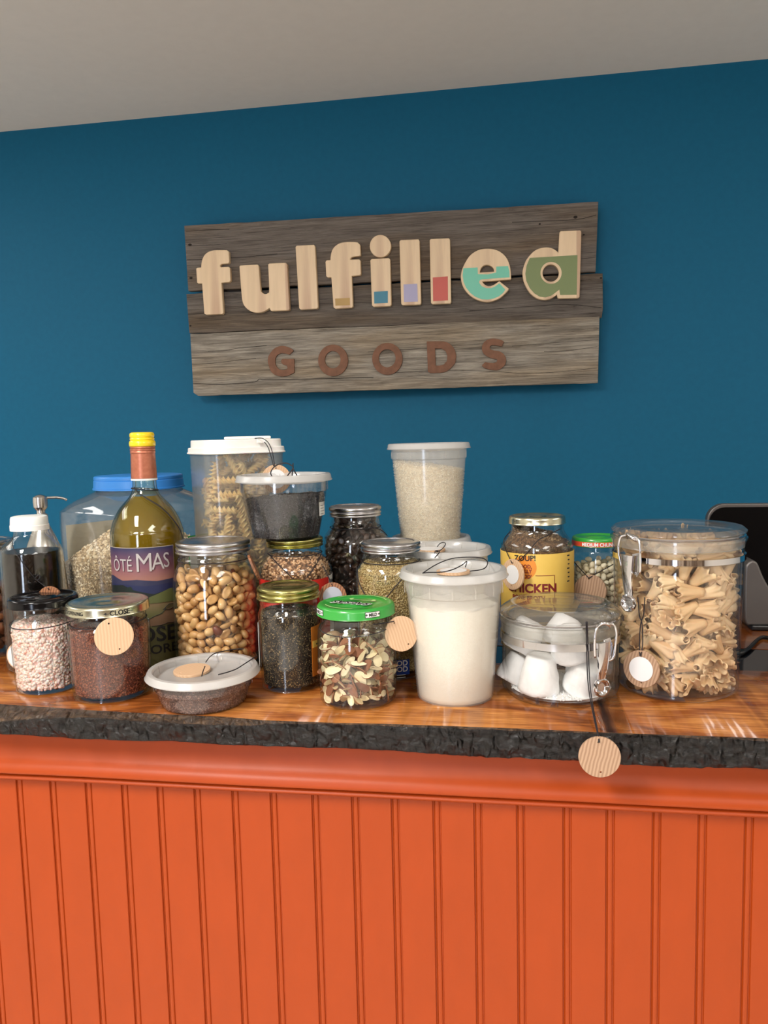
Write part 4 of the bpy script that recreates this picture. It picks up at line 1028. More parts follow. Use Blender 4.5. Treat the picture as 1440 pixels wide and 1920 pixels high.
# ---- 7, 8 clamp canisters
def clamp_canister(J, t, ytip, wtip, ytop, wtop, yfl, wfl, ybody, wbody, yband0, yband1, wlow, wbase, phi_c, lever_end, gask):
    zt, z1, zf, zb_ = J.z(ytip), J.z(ytop), J.z(yfl), J.z(ybody)
    rt, r1, rf_, rb = J.r(wtip, zt), J.r(wtop, z1), J.r(wfl, zf), J.r(wbody, zb_)
    lid = [(0, z1-0.003), (r1*0.80, z1-0.003), (r1*0.86, z1-0.0015), (r1*0.92, z1+0.0004), (r1, z1), (rt-0.004, zt+0.004), (rt, zt+0.0005), (rt, zt-0.0012), (rt-0.003, zt-0.003), (rb-0.006, zt-0.004),
           (rb-0.006, zf-0.012), (rb-0.009, zf-0.013), (rb-0.009, zt-0.004), (r1*0.84, z1-0.0055), (0, z1-0.006)]
    lathe('lid', lid, M['acryliclid'], t, 96, ang=40)
    lathe('lid_wire', [(rt-0.0035, zt-0.0048), (rt-0.0022, zt-0.0036), (rt-0.001, zt-0.0048), (rt-0.0022, zt-0.006), (rt-0.0035, zt-0.0048)], M['chrome'], t, 96, ang=80)
    lathe('gasket', [(rb-0.0060, zf+0.001), (rb-0.0005, zf+0.001), (rb-0.0005, zf-gask), (rb-0.0060, zf-gask), (rb-0.0060, zf+0.001)], M['gasket'], t, 96)
    r0 = J.r(wbase, 0)
    rl = J.r(wlow, 0.02)
    zA, zB = J.z(yband0), J.z(yband1)
    body = sm([(r0*0.86, 0.0), (r0*0.95, 0.001), (rl-0.001, 0.008), (rl, 0.018), (rb-0.0012, zB-0.010), (rb-0.0008, zB-0.0006)], 4)+[(rb+0.0008, zB), (rb-0.0006, zB+0.0008), (rb-0.0006, zA-0.0008), (rb+0.0008, zA), (rb-0.0006, zA+0.0014)] + \
           [(rb-0.0002, zf-0.010), (rf_-0.0015, zf-0.0036), (rf_, zf-0.0014), (rf_, zf+0.0006), (rf_-0.002, zf+0.0018)]
    shell('canister_body', body, M['acrylic'], t, 0.0032, 0.008, n=96)
    # steel band, open towards one end as in the photograph
    curved_patch('steel_band', rb+0.0004, phi_c-PI*0.98, phi_c+PI*0.98, zB+0.0008, zA-0.0006, M['chrome'], t, 0.0008, n=96)
    # clamp: wire bail and lever, on the front at angle phi_c
    def loc(u, out, z):      # u: sideways metres, out: metres from the wall
        a = phi_c; return ((rb+out)*math.sin(a)+u*math.cos(a), -(rb+out)*math.cos(a)+u*math.sin(a), z)
    wz = zt-0.0015; hw = 0.0145
    bail = [loc(-hw*0.86, 0.008, zB-0.004), loc(-hw, 0.010, zA+0.002), loc(-hw, 0.0105, wz-0.010), loc(-hw*0.8, 0.010, wz-0.002), loc(-hw*0.3, 0.0085, wz+0.0005), loc(hw*0.3, 0.0085, wz+0.0005), loc(hw*0.8, 0.010, wz-0.002),
            loc(hw, 0.0105, wz-0.010), loc(hw, 0.010, zA+0.002), loc(hw*0.86, 0.008, zB-0.008), loc(hw*0.2, 0.006, zB-0.010)]
    tube('wire_bail', bail, 0.00145, M['chrome'], t, 10, 5)
    tube('hook', [loc(-hw*0.5, 0.004, wz-0.003), loc(-hw*0.2, 0.010, wz+0.002), loc(hw*0.3, 0.011, wz-0.001), loc(hw*0.5, 0.006, wz-0.005)], 0.0019, M['chrome'], t, 10, 5)
    # side plates
    pl = flat_curve('pivot_plate', [[(-0.005, 0.002), (0.003, 0.004), (0.006, -0.004), (0.005, -0.016), (0.001, -0.022), (-0.005, -0.010)]], M['chrome'], 0.0010, 0.0003, t,
        Matrix.Translation(loc(hw*0.45, 0.006, zA+0.001)) @ Matrix.Rotation(phi_c, 4, 'Z') @ Matrix.Rotation(PI/2, 4, 'X'))
    # lever: tapering channel ending in a dished round thumb pad
    L = lever_end; V = []; Fc = []; secs = []
    for i in range(13):
        s = i/12; wdt = 0.0078*(1-s)+0.0052*s; z = (zA+0.002)-L*0.74*s; out = 0.011+0.0016*math.sin(s*PI)-0.003*s; u = -hw*0.18-0.001*s+(0.5*s*s*0.002)
        dd = 0.0035*(1-0.55*s)
        secs.append([loc(u-wdt, out-dd, z), loc(u-wdt, out, z), loc(u-wdt*0.6, out+0.0012, z), loc(u+wdt*0.6, out+0.0012, z), loc(u+wdt, out, z), loc(u+wdt, out-dd, z)])
    for sct in secs: V += sct
    for i in range(12):
        for k in range(5): a = i*6+k; Fc.append((a, a+1, a+7, a+6))
    Fc += [tuple(range(6)), tuple(12*6+k for k in range(6))[::-1]]
    lv = mesh_obj('lever', V, Fc, M['chrome'], t); sharp(lv, 30)
    pr = 0.0105; cz = zA+0.002-L*0.74-pr*0.75; n = 28
    Mx = Matrix.Translation(loc(-hw*0.2, 0.0075, cz)) @ Matrix.Rotation(phi_c, 4, 'Z') @ Matrix.Rotation(PI/2, 4, 'X')
    prf = [(0, 0.0005), (pr*0.42, 0.0003), (pr*0.5, 0.0012), (pr*0.80, 0.0026), (pr*0.95, 0.0018), (pr, 0.0), (pr*0.93, -0.0022), (0, -0.003)]
    pad = lathe('thumb_pad', prf, M['chrome'], lv, n); pad.data.transform(Mx)
    return [(r-0.0032, max(z, 0.008)) for r, z in body], loc
J = Axis(1049, 1143, half=102, yfront=1332); t = mkjar('clamp_canister', 'low clear clamp-lid canister holding chunky white cones', J, 'canister')
phi_s = math.asin(0.62)
inn, loc_s = clamp_canister(J, t, 1143, 111.5, 1128, 92, 1158, 110.5, 1168, 108.5, 1179, 1194, 107.5, 101, phi_s, 0.056, 0.012)
J_sc = J
# white cones: truncated, chalky
def cone_lump(px, py, out_r, z, rb_, rt_, h, rx, ry, rz, lbl, seed):
    p = J_sc.hit(px, py, out_r)
    V, Fc = unit_ico(4); W = []
    for q in V:
        q = Vector(q); s = max(abs(q.z), math.hypot(q.x, q.y)); q2 = q/s; k = 0.82; q = q*(1-k)+q2*k
        zz = q.z; rad = (rb_*(1-zz)/2+rt_*(1+zz)/2); d = 1+0.035*mnoise.fractal(q*2.5+Vector((seed, 0, 0)), 0.8, 2, 4)
        W.append((q.x*rad*d, q.y*rad*d, zz*h/2*d))
    me = piece_mesh('white_cone', W, Fc, M['lump'])
    o = bpy.data.objects.new('white_cone', me); C.objects.link(o)
    wp = J_sc.world((p[0], p[1], z)); o.location = tuple(map(float, wp)); o.rotation_euler = (rx, ry, rz+J_sc.rot)
    o['label'] = lbl; o['category'] = 'lump'; o['group'] = 'white cones in the low canister'; return o
RB = J.r(107, 0.03)
cone_lump(1012, 1268, RB-0.026, 0.031, 0.0245, 0.0165, 0.043, 0.05, 0.06, 0.3, 'upright chunky white cone at the front of the low canister', 1)
cone_lump(1098, 1282, RB-0.026, 0.028, 0.0240, 0.0170, 0.036, 0.35, -0.30, 1.3, 'white cone behind the lever of the low canister, at the bottom', 2)
cone_lump(985, 1225, RB-0.030, 0.066, 0.0235, 0.0165, 0.037, 0.10, 0.45, 0.4, 'tilted white cone at upper left of the low canister', 3)
cone_lump(1068, 1225, RB-0.034, 0.066, 0.0245, 0.0170, 0.036, -0.25, -0.12, 2.0, 'white cone at upper middle of the low canister, behind its steel band', 4)
cone_lump(966, 1275, RB-0.022, 0.026, 0.0185, 0.0145, 0.034, 0.2, 0.5, 0.9, 'white cone at lower left of the low canister, half hidden', 5)
for i, (u, v, z) in enumerate(((0.030, 0.030, 0.028), (-0.028, 0.034, 0.030), (0.004, 0.022, 0.066))):
    V = None
    o = cone_lump(1049, 1240, 0.001, z, 0.0225, 0.0165, 0.036, 0.3*i, 0.2, i, ['white cone at the rear right of the low canister', 'white cone at the rear left of the low canister', 'topmost white cone, right under the lid of the low canister'][i], 7+i)
    o.location = tuple(map(float, J_sc.world((u, v, z))))
dust = heap('white_crumbs', J, [(RB-0.006, 0.008), (RB-0.006, 0.05)], 0.0085, 0.0092, 500, (0.0016, 0.0014, 0.0008), CUBE, M['lump'], t, topn=260, gap=0.003)
J = Axis(1270, 991, half=106, yfront=1321); t = mkjar('clamp_canister', 'tall clear clamp-lid canister of ruffled pasta, right of the low canister', J, 'canister')
phi_l = math.asin(-0.60)
inn, loc_l = clamp_canister(J, t, 991, 120, 985, 100, 1004, 121, 1015, 116.5, 1031, 1043.5, 109, 103, phi_l, 0.062, 0.010)
J_lc = J
cam_me = pieces_campanelle()
P = pack(330, interp_prof([(r-0.0045, z) for r, z in inn if z < J.z(1026)]), 0.012, J.z(1052), 0.0112, None, 150, 0.10)
scatter('campanelle', cam_me, P, J, 'ruffled bell-shaped pasta piece in the tall clamp-lid canister', 'pasta', 'ruffled pasta in the tall canister', rest_name='campanelle_fill', rest_mat=M['pastafill'], parent=t, size=1.02, lie='tan')

# ================================================================== SECOND AND THIRD ROW
# ---- black liquid bottle
J = Axis(54, 966, Y=0.945); t = mkjar('glass_bottle', 'white-capped glass bottle of near-black liquid, behind the pink salt', J, 'bottle')
z0 = J.z(993); r0 = J.r(34, z0)
inn = glass_body(J, t, [(985, 28), (997, 28.5), (1003, 30), (1010, 37), (1020, 48), (1030, 53.5), (1045, 55), (1120, 55), (1200, 55)], M['glass'])
zt = J.z(967); rt = J.r(32.5, zt)
lathe('screw_cap', [(0, zt), (rt-0.003, zt), (rt-0.0008, zt-0.0008), (rt, zt-0.003), (rt+0.0006, z0+0.0075), (rt+0.0006, z0+0.0070), (rt+0.0012, z0+0.0066), (rt+0.0012, z0), (rt-0.001, z0), (rt-0.001, zt-0.002), (0, zt-0.002)], M['whiteplastic'], t, 72)
rf = interp_prof(inn); zl = J.z(1032)
lathe('dark_liquid', [(0, 0.007)]+[(float(rf(z))-0.0004, z) for z in np.linspace(0.007, zl, 14)]+[(0, zl)], M['darkliquid'], t, 64)
J_blk = J
# ---- peanut jar
J = Axis(399, 1012, Y=0.955); t = mkjar('mason_jar', 'large silver-banded mason jar full of roasted peanuts', J)
inn = glass_body(J, t, [(1033, 62), (1040, 63), (1046, 66), (1051, 65), (1062, 70), (1080, 75), (1110, 77), (1200, 77), (1250, 76)], M['glass'])
mason_lid(J, t, 1012, 67.5, 1033, 69.5, M['tin'])
P = pack(640, interp_prof(inn), 0.008, J.z(1056), 0.0073, None, 130)
scatter('peanut', pieces_peanut(), P, J, 'roasted shelled peanut inside the large silver-banded mason jar', 'nut', 'peanuts in the large mason jar', rest_name='peanut_fill', rest_mat=M['peanutfill'], parent=t, size=1.05)
J_pea = J; RP = J.r(77, 0.05)
# ---- wine bottle
J = Axis(266, 815, Y=0.99); t = mkjar('wine_bottle', 'tall yellow-capped bottle of golden liquid with landscape label', J, 'bottle')
pr = J.prof([(897, 21.5), (903, 21.5), (915, 22.5), (926, 26.5), (937, 35), (948, 45), (960, 53), (975, 60), (990, 64.5), (1006, 66.5), (1100, 66.5), (1240, 66.5)])[::-1]
r0 = J.r(66.5, 0.0)
pts = sm([(r0*0.7, 0.0), (r0*0.92, 0.0012), (r0, 0.008)]+[q for q in pr if q[1] > 0.02]+[(J.r(20, J.z(845)), J.z(845))], 4)
shell('glass_bottle_body', pts, M['greenglass'], t, 0.003, 0.010)
rf = interp_prof([(r-0.003, z) for r, z in pts]); zl = J.z(929)
zs = list(np.linspace(0.012, zl, 40))
lathe('golden_liquid', [(0, 0.012)]+[(float(rf(z))-0.0004, float(z)) for z in zs]+[(0, zl)], M['oil'], t, 72)
def seg(y, w): z = J.z(y); return (J.r(w, z), z)
(ra, za), (rb, zb), (rc, zc) = seg(812, 22), seg(837, 24), seg(897, 23.6)
cap = [(0, za+0.0012), (ra-0.002, za+0.001), (ra-0.0004, za), (ra+0.0004, za-0.002), (ra+0.0002, za-0.005), (ra-0.0006, za-0.0062), (ra+0.0003, za-0.0074), (ra+0.0003, za-0.0086), (ra-0.0005, za-0.0096), (ra+0.0008, za-0.0108), (rb, za-0.0125), (rb, zb+0.001), (rb-0.0006, zb), (0, zb)]
lathe('screw_cap', cap, M['yellowcap'], t, 90, ang=60)
lathe('foil_capsule', [(rc*0.86, zb), (rb-0.001, zb-0.0002), (rb-0.0008, zb-0.002), (rb-0.0014, zb-0.0026), (rb-0.0007, zb-0.0034), (rb-0.0007, zb-0.0052), (rb-0.0013, zb-0.0058), (rb-0.0008, zb-0.0066), (rb-0.0008, zb-0.009), (rb-0.0012, zb-0.0095), (rc, zc+0.0004), (rc-0.001, zc+0.0004)], M['copper'], t, 64)
lathe('collar_ring', [(rc-0.0012, zc+0.0004), (rc+0.0003, zc), (rc+0.0003, zc-0.0022), (rc-0.0012, zc-0.0024)], M['whiteplastic'], t, 64)
# label: sky, hills, field and lettering as separate print layers
RW = J.r(66.6, 0.10)+0.0002
zL1, zL0 = J.z(1018.5), J.z(1236); a0, a1 = math.radians(-78), math.radians(40)
def label_mat():
    m, nt, b = new_mat('landscape_paper_label'); tc = nt.nodes.new('ShaderNodeTexCoord'); sp = nt.nodes.new('ShaderNodeSeparateXYZ')
    nt.links.new(tc.outputs['Object'], sp.inputs[0]); mr = nt.nodes.new('ShaderNodeMapRange')
    mr.inputs[1].default_value = zL0; mr.inputs[2].default_value = zL1; nt.links.new(sp.outputs['Z'], mr.inputs[0])
    nt.links.new(ramp(nt, mr.outputs[0], [(0.0, (92, 88, 48)), (0.45, (92, 92, 54)), (0.74, (150, 104, 92)), (0.84, (122, 78, 90)), (1.0, (36, 42, 78))]), b.inputs['Base Color'])
    b.inputs['Roughness'].default_value = 0.5; return m
curved_patch('paper_label', RW, a0-0.02, a1+0.02, zL0-0.0006, zL1+0.0008, plain('pale_label_border', (172, 160, 140), 0.5), t, 0.0002)
curved_patch('paper_label', RW+0.0002, a0, a1, zL0, zL1, label_mat(), t, 0.0002)
def lz(f): return zL0+(zL1-zL0)*f
def print_poly(pts, mat, lift, name='print'):
    """pts: (angle fraction 0-1 across, height fraction) upper outline; filled down to the last two"""
    def mp(p): a = a0+(a1-a0)*p[0]; q = RW+0.0008+lift; return (q*math.sin(a), -q*math.cos(a), lz(p[1]))
    n = 60; top = [p for p in pts if len(p) == 2]; base = pts[-1][0] if isinstance(pts[-1], list) else None
    V = []; Fc = []; xs = [p[0] for p in top]; ys = [p[1] for p in top]
    for i in range(n+1):
        x = xs[0]+(xs[-1]-xs[0])*i/n; y = float(np.interp(x, xs, ys)); V += [mp((x, y)), mp((x, base))]
    for i in range(n): Fc.append((2*i, 2*i+1, 2*i+3, 2*i+2))
    return mesh_obj(name, V, Fc, mat, t, smooth=False)
cm = lambda n_, c: plain(n_, c, 0.5)
print_poly([(0, .765), (.1, .77), (.3, .735), (.5, .745), (.75, .725), (1, .735), [0.60]], cm('hill_blue_print', (44, 46, 74)), 0.0)
print_poly([(0, .70), (.35, .705), (.6, .69), (1, .70), [0.60]], cm('lake_print', (30, 38, 76)), 0.0001)
print_poly([(0, .68), (.3, .70), (.45, .66), (.7, .62), (1, .66), [0.555]], cm('dark_green_print', (18, 28, 27)), 0.0002)
print_poly([(.28, .60), (.36, .68), (.42, .69), (.50, .60), (.54, .57), [0.50]], cm('tree_green_print', (20, 36, 32)), 0.0004)
print_poly([(0, .62), (.28, .64), (.30, .62), [0.50]], cm('terrace_print', (92, 82, 62)), 0.0003)
print_poly([(.56, .58), (.92, .655), (.98, .65), (.99, .56), [0.545]], cm('field_green_print', (84, 90, 50)), 0.0003)
mp_o = lambda w_, lift, phi, z: on_wall_of(RW+0.0018+lift, phi, z)
aa_ = lambda fx: a0+(a1-a0)*fx
silver = plain('silver_print', (176, 170, 168), 0.45)
def lab_ang(px, py): p = J.hit(px, py, RW); return math.atan2(p[0], -p[1])
put_text('lettering', 'ÔTÉ', 0.0235, silver, t, mp_o(0, 0, lab_ang(229, 1049), J.z(1050)), 0.0, 0.72)
put_text('lettering', 'M', 0.0350, silver, t, mp_o(0, 0, lab_ang(269.5, 1046), J.z(1046)), 0.0, 0.86)
put_text('lettering', 'A', 0.0315, silver, t, mp_o(0, 0, lab_ang(295, 1045), J.z(1045)), 0.0, 0.80)
put_text('lettering', 'S', 0.0285, silver, t, mp_o(0, 0, lab_ang(310.5, 1044), J.z(1044)), 0.0, 0.74)
put_text('lettering', 'ROSE', 0.0285, M['print'], t, mp_o(0, 0, a1-0.05, J.z(1175)), 0.0006, 1.05, 'RIGHT')
put_text('lettering', 'AURORE', 0.0170, M['print'], t, mp_o(0, 0, a1-0.04, J.z(1201.5)), 0.0003, 1.15, 'RIGHT')
put_text('lettering', 'PINOT', 0.0120, cm('olive_print', (92, 88, 44)), t, mp_o(0, 0, a1-0.10, J.z(1222)), 0.0001, 1.25, 'RIGHT')
# reclining figure in line drawing
fig = [(0.62, .415), (0.70, .44), (0.78, .455), (0.84, .49), (0.835, .50), (0.90, .525), (0.96, .515), (0.985, .49), (0.97, .455), (0.985, .42), (0.99, .375), (0.93, .365), (0.86, .372), (0.78, .36), (0.66, .358)]
def fp(p): a = aa_(p[0]); q = RW+0.0014; return (q*math.sin(a), -q*math.cos(a), lz(p[1]))
print_poly([(0.60, .405), (0.70, .435), (0.80, .45), (0.86, .49), (0.97, .49), (0.99, .42), [0.36]], cm('skin_print', (112, 86, 64)), 0.0002)
tube('print_line', [fp(p) for p in fig], 0.0004, M['print'], t, 5, 3)
tube('print_line', [fp(p) for p in [(0.80, .49), (0.88, .48), (0.98, .50), (0.93, .525), (0.87, .515), (0.82, .49)]], 0.0004, M['print'], t, 5, 3)
J_wine = J
# ---- big jug of oats
J = Axis(260, 891, Y=1.20); t = mkjar('plastic_jug', 'big clear square jug half full of rolled oats, blue lid', J, 'jug')
hs = 0.104
def sq(rot, n=4.6):
    return lambda a: 1.0/((abs(math.cos(a-rot))**n+abs(math.sin(a-rot))**n)**(1/n))
SHJ = sq(math.radians(38))
zl = J.z(915); rl = J.r(78, zl); zs_ = J.z(952)
jp = sm([(hs*0.84, 0.0), (hs*0.94, 0.001), (hs, 0.012), (hs, 0.03), (hs*1.0, zs_*0.5), (hs, zs_-0.012), (hs*0.975, zs_+0.002), (hs*0.90, zs_+0.013), (hs*0.78, zs_+0.022), (rl*1.02, zl-0.004), (rl*0.98, zl)], 4)
def jug_shell(name, prof, mat, parent, th, base, n=96):
    # square below, blending to round at the neck
    def vtx(r, z, a):
        b = min(1, max(0, (zl-z)/(zl-zs_))); s = SHJ(a)*b+1.0*(1-b); return (r*s*math.cos(a), r*s*math.sin(a), z)
    P_ = [(0, prof[0][1])]+prof+[(max(r-th, 0), max(z, base)) for r, z in prof[::-1]]+[(0, base)]
    V = []; Fc = []; R_ = []
    for r, z in P_:
        if r < 1e-6: R_.append([len(V)]); V.append((0, 0, z)); continue
        R_.append(list(range(len(V), len(V)+n))); V += [vtx(r, z, 2*PI*k/n) for k in range(n)]
    for A, B in zip(R_, R_[1:]):
        for k in range(n):
            k2 = (k+1) % n
            if len(A) == 1: Fc.append((A[0], B[k2], B[k]))
            elif len(B) == 1: Fc.append((A[k], A[k2], B[0]))
            else: Fc.append((A[k], A[k2], B[k2], B[k]))
    o = mesh_obj(name, V, Fc, mat, parent); sharp(o, 50); return o
jug_shell('jug_body', jp, M['pet'], t, 0.0016, 0.003)
zt = J.z(890); rt = J.r(80, zt); zb = J.z(915); rb = J.r(82.5, zb)
lathe('lid', [(0, zt), (rt-0.003, zt), (rt-0.0012, zt-0.0006), (rt, zt-0.0022), (rt, zt-0.006), (rt-0.0006, zt-0.0068), (rt+0.0004, zt-0.0078), (rb-0.001, zb+0.003), (rb, zb+0.0024), (rb, zb), (rb-0.002, zb), (rt-0.002, zt-0.003), (0, zt-0.003)], M['blueplastic'], t, 96)
lev_o = J.z(1045)+0.060
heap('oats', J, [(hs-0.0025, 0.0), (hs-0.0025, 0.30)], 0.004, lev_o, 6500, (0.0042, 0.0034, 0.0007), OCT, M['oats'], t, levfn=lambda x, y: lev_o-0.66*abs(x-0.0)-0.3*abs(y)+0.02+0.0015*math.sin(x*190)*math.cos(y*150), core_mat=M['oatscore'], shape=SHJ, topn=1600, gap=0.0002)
# paper label seen from its back on the left face, and the nutrition panel on the right
def face_patch(name, ang, u0, u1, z0_, z1_, out, mat, parent, u=None):
    nx, ny = math.cos(ang), math.sin(ang); tx, ty = -ny, nx; V = []
    for oo in (out, out+0.0003):
        for uu, zz in ((u0, z0_), (u1, z0_), (u1, z1_), (u0, z1_)): V.append((nx*oo+tx*uu, ny*oo+ty*uu, zz))
    return mesh_obj(name, V, [(0, 3, 2, 1), (4, 5, 6, 7), (0, 1, 5, 4), (1, 2, 6, 5), (2, 3, 7, 6), (3, 0, 4, 7)], mat, parent, smooth=False)
fa = math.radians(38)
face_patch('paper_label', fa+PI/2, -0.062, 0.070, 0.02, J.z(982), hs+0.0004, M['beigelabel'], t)
J_jug = J
# nutrition panel: the right-hand near face
nf = fa-PI/2
face_patch('nutrition_label', nf, 0.006, 0.085, 0.03, J.z(1000), hs+0.0004, M['greenedge'], t)
face_patch('nutrition_label', nf, 0.0085, 0.083, 0.032, J.z(1002.5), hs+0.0009, M['whitelabel'], t)
def facemap(ang, u, z, out):
    nx, ny = math.cos(ang), math.sin(ang); tx, ty = -ny, nx
    return lambda x, y: (nx*out+tx*(u+x), ny*out+ty*(u+x), z+y)
put_text('lettering', 'Nutrition Facts', 0.0065, M['print'], t, facemap(nf, 0.0105, J.z(1006.5), hs+0.0014), 0.0001, 1.0, 'LEFT')
for i, y in enumerate((1011, 1014, 1019, 1023)):
    face_patch('lettering', nf, 0.0105, 0.07, J.z(y+(1.6 if i == 2 else 0.8)), J.z(y), hs+0.0012, M['print'], t)
# ---- soap dispenser
J = Axis(75.5, 940, Y=1.10); t = mkjar('soap_dispenser', 'brushed steel pump soap dispenser behind the dark liquid bottle', J, 'dispenser')
z = J.z; r = lambda w_, y: J.r(w_, J.z(y))
lathe('bottle_body', sm([(0, 0.0), (0.034, 0.0), (0.036, 0.004), (0.0355, 0.03), (r(35, 1055), z(1055)), (r(33, 1040), z(1040)), (r(28, 1020), z(1020)), (r(20, 1000), z(1000)), (r(12, 982), z(982)), (r(11.5, 980), z(980)), (0, z(980))], 4), M['steel'], t, 64)
lathe('pump_collar', [(0, z(980)), (r(12, 980), z(980)), (r(12, 966), z(966)), (r(9, 963), z(963)), (r(7.5, 962), z(962)), (r(7.5, 953), z(953)), (0, z(953))], M['steel'], t, 48)
lathe('pump_head', [(0, z(957)), (r(8, 957), z(957)), (r(12.5, 951), z(951)), (r(13.2, 940), z(940)), (r(12.6, 932), z(932)), (r(8, 929), z(929)), (0, z(926.5))], M['steel'], t, 48)
tube('spout', [(0.006, 0, z(934)), (0.020, 0, z(934)), (0.026, 0, z(934.6)), (0.034, 0, z(937)), (0.0385, 0, z(940.5))], 0.0019, M['steel'], t, 10, 4)
# ---- pecan jar at the left edge
J = Axis(-40, 1018, Y=1.0); t = mkjar('mason_jar', 'silver-banded jar of pecan halves cut off by the left edge', J)
inn = glass_body(J, t, [(1028, 50), (1036, 50), (1044, 52), (1056, 58), (1070, 59), (1150, 59), (1230, 58)], M['glass'])
mason_lid(J, t, 1012, 58, 1031, 59, M['tin'])
P = pack(62, interp_prof(inn), 0.008, J.z(1050), 0.0112, None, 120)
scatter('pecan_half', pieces_pecan(), P, J, 'brown pecan half inside the jar at the left edge', 'nut', 'pecan halves in the jar at the left edge', rest_name='pecan_fill', rest_mat=M['pecan'], parent=t, size=0.95)
J_pec = J
# ---- rotini canister (rounded square, milky)
J = Axis(442, 845, Y=1.11); t = mkjar('pasta_canister', 'tall milky square canister of spiral pasta with white flip lid', J, 'canister')
SHR = sq(math.radians(20), 5.0)
# half width as seen: find the scale that gives 86 px
def seen_half(shp, n=180): return max(shp(2*PI*k/n)*math.cos(2*PI*k/n) for k in range(n))
zt = J.z(848); ht = J.r(86, zt)/seen_half(SHR); hb = ht*0.90
cp = [(hb*0.93, 0.0), (hb*0.98, 0.0012), (hb, 0.006), (hb+(ht-hb)*0.5, zt*0.5), (ht, zt)]
shell('canister_body', cp, M['milky'], t, 0.0014, 0.003, n=96, shape=SHR)
zl0 = J.z(849); zl1 = J.z(838); zl2 = J.z(824)
lathe('lid', [(ht*1.0, zl0-0.001), (ht*1.055, zl0), (ht*1.055, zl0+0.0016), (ht*1.035, zl0+0.0026), (ht*1.03, zl1-0.001), (ht*1.015, zl1), (ht*0.97, zl1+0.0002), (ht*0.965, zl2-0.0012), (ht*0.95, zl2), (0, zl2+0.0002)], M['whiteplastic'], t, 96, shape=SHR, ang=25)
o = box('flip_flap', (-0.016, -ht*0.60, zl2), (ht*0.86, ht*0.45, zl2+0.0042), M['whiteplastic'], t, 0.002)
o = box('flap_tab', (ht*0.50, -ht*0.99, zl2-0.006), (ht*0.72, -ht*0.90, zl2+0.0002), M['whiteplastic'], t, 0.001)
RR = interp_prof([(hb-0.004, 0), (ht-0.004, zt)])
P = pack(300, lambda z: RR(z)*1.0, 0.006, J.z(868), 0.0128, None, 120)
P[:, 2] -= np.clip((-P[:, 0]-0.012)*0.9, 0, None)*np.clip((P[:, 2]-J.z(960))/0.05, 0, 1)
scatter('rotini', pieces_rotini(), P, J, 'spiral pasta piece inside the tall milky canister', 'pasta', 'spiral pasta in the milky canister', rest_name='rotini_fill', rest_mat=M['rotinifill'], parent=t, size=0.92, lie='tan')
J_rot = J; RT_rot = ht
# ---- wheat jar with the tub of black seeds on it
J = Axis(552, 1006, Y=0.995); t = mkjar('mason_jar', 'gold-banded jar of wheat berries with red label, under the black-seed tub', J)
inn = glass_body(J, t, [(1022, 48), (1028, 49), (1033, 50), (1038, 50), (1046, 56), (1056, 64), (1066, 67), (1080, 67.5), (1200, 67)], M['glass'])
mason_lid(J, t, 1006, 52, 1022.5, 53.7, M['gold'])
heap('wheat_berries', J, inn, 0.008, J.z(1042), 3600, (0.0034, 0.0018, 0.0017), OCT, M['wheat'], t, core_mat=M['wheatcore'], topn=200)
rj = J.r(67.5, J.z(1100)); zr1 = J.z(1078)
curved_patch('red_label', rj+0.0002, math.radians(-95), math.radians(61), 0.02, zr1, M['redlabel'], t)
curved_patch('white_label', rj+0.0002, math.radians(61.5), math.radians(120), 0.02, zr1+0.001, M['whitelabel'], t)
put_text('lettering', 'Wheat', 0.0072, M['print'], t, on_wall_of(rj+0.0008, math.radians(74), zr1-0.007), 0.0002)
put_text('lettering', 'HEAT', 0.0036, M['whiteprint'], t, on_wall_of(rj+0.0008, math.radians(48), zr1-0.012), 0.0002)
put_text('lettering', 'OLD-STYLE', 0.0048, M['whiteprint'], t, on_wall_of(rj+0.0008, math.radians(44), zr1-0.019), 0.0001)
for dz in (0.013, 0.018, 0.023): curved_patch('lettering', rj+0.0006, math.radians(66), math.radians(86), zr1-dz-0.0012, zr1-dz, M['print'], t, 0.0002)
J_wh = J; z_top = J.z(1006)
J = Axis(532, 891, Y=0.990, z0=TOP+z_top+0.0012); t = mkjar('deli_tub', 'clear tub of fine black seeds stacked on the gold-lidded wheat jar', J, 'tub')
inn, zl, rr_ = deli(J, t, 900, 91, 889, 88, 903, 81.5, 921, 79.5, 63, M['deliclear'], 60)
heap('black_seeds', J, inn, 0.002, J.z(931), 5000, (0.0011, 0.0008, 0.0007), OCT, M['chiag'], t, core_mat=M['chia'], slope=(0.06, 0), bumpy=0.001, topn=600)
rj = J.r(73, J.z(955))
curved_patch('white_label', rj+0.0004, math.radians(58), math.radians(84), J.z(966), J.z(941), M['whitelabel'], t)
for i, y in enumerate((947, 952, 957, 962)): curved_patch('lettering', rj+0.0010, math.radians(61), math.radians(61+[8, 12, 16, 10][i]), J.z(y)-0.0006, J.z(y), M['print'], t, 0.0002)
J_chia, Z_chia = J, zl
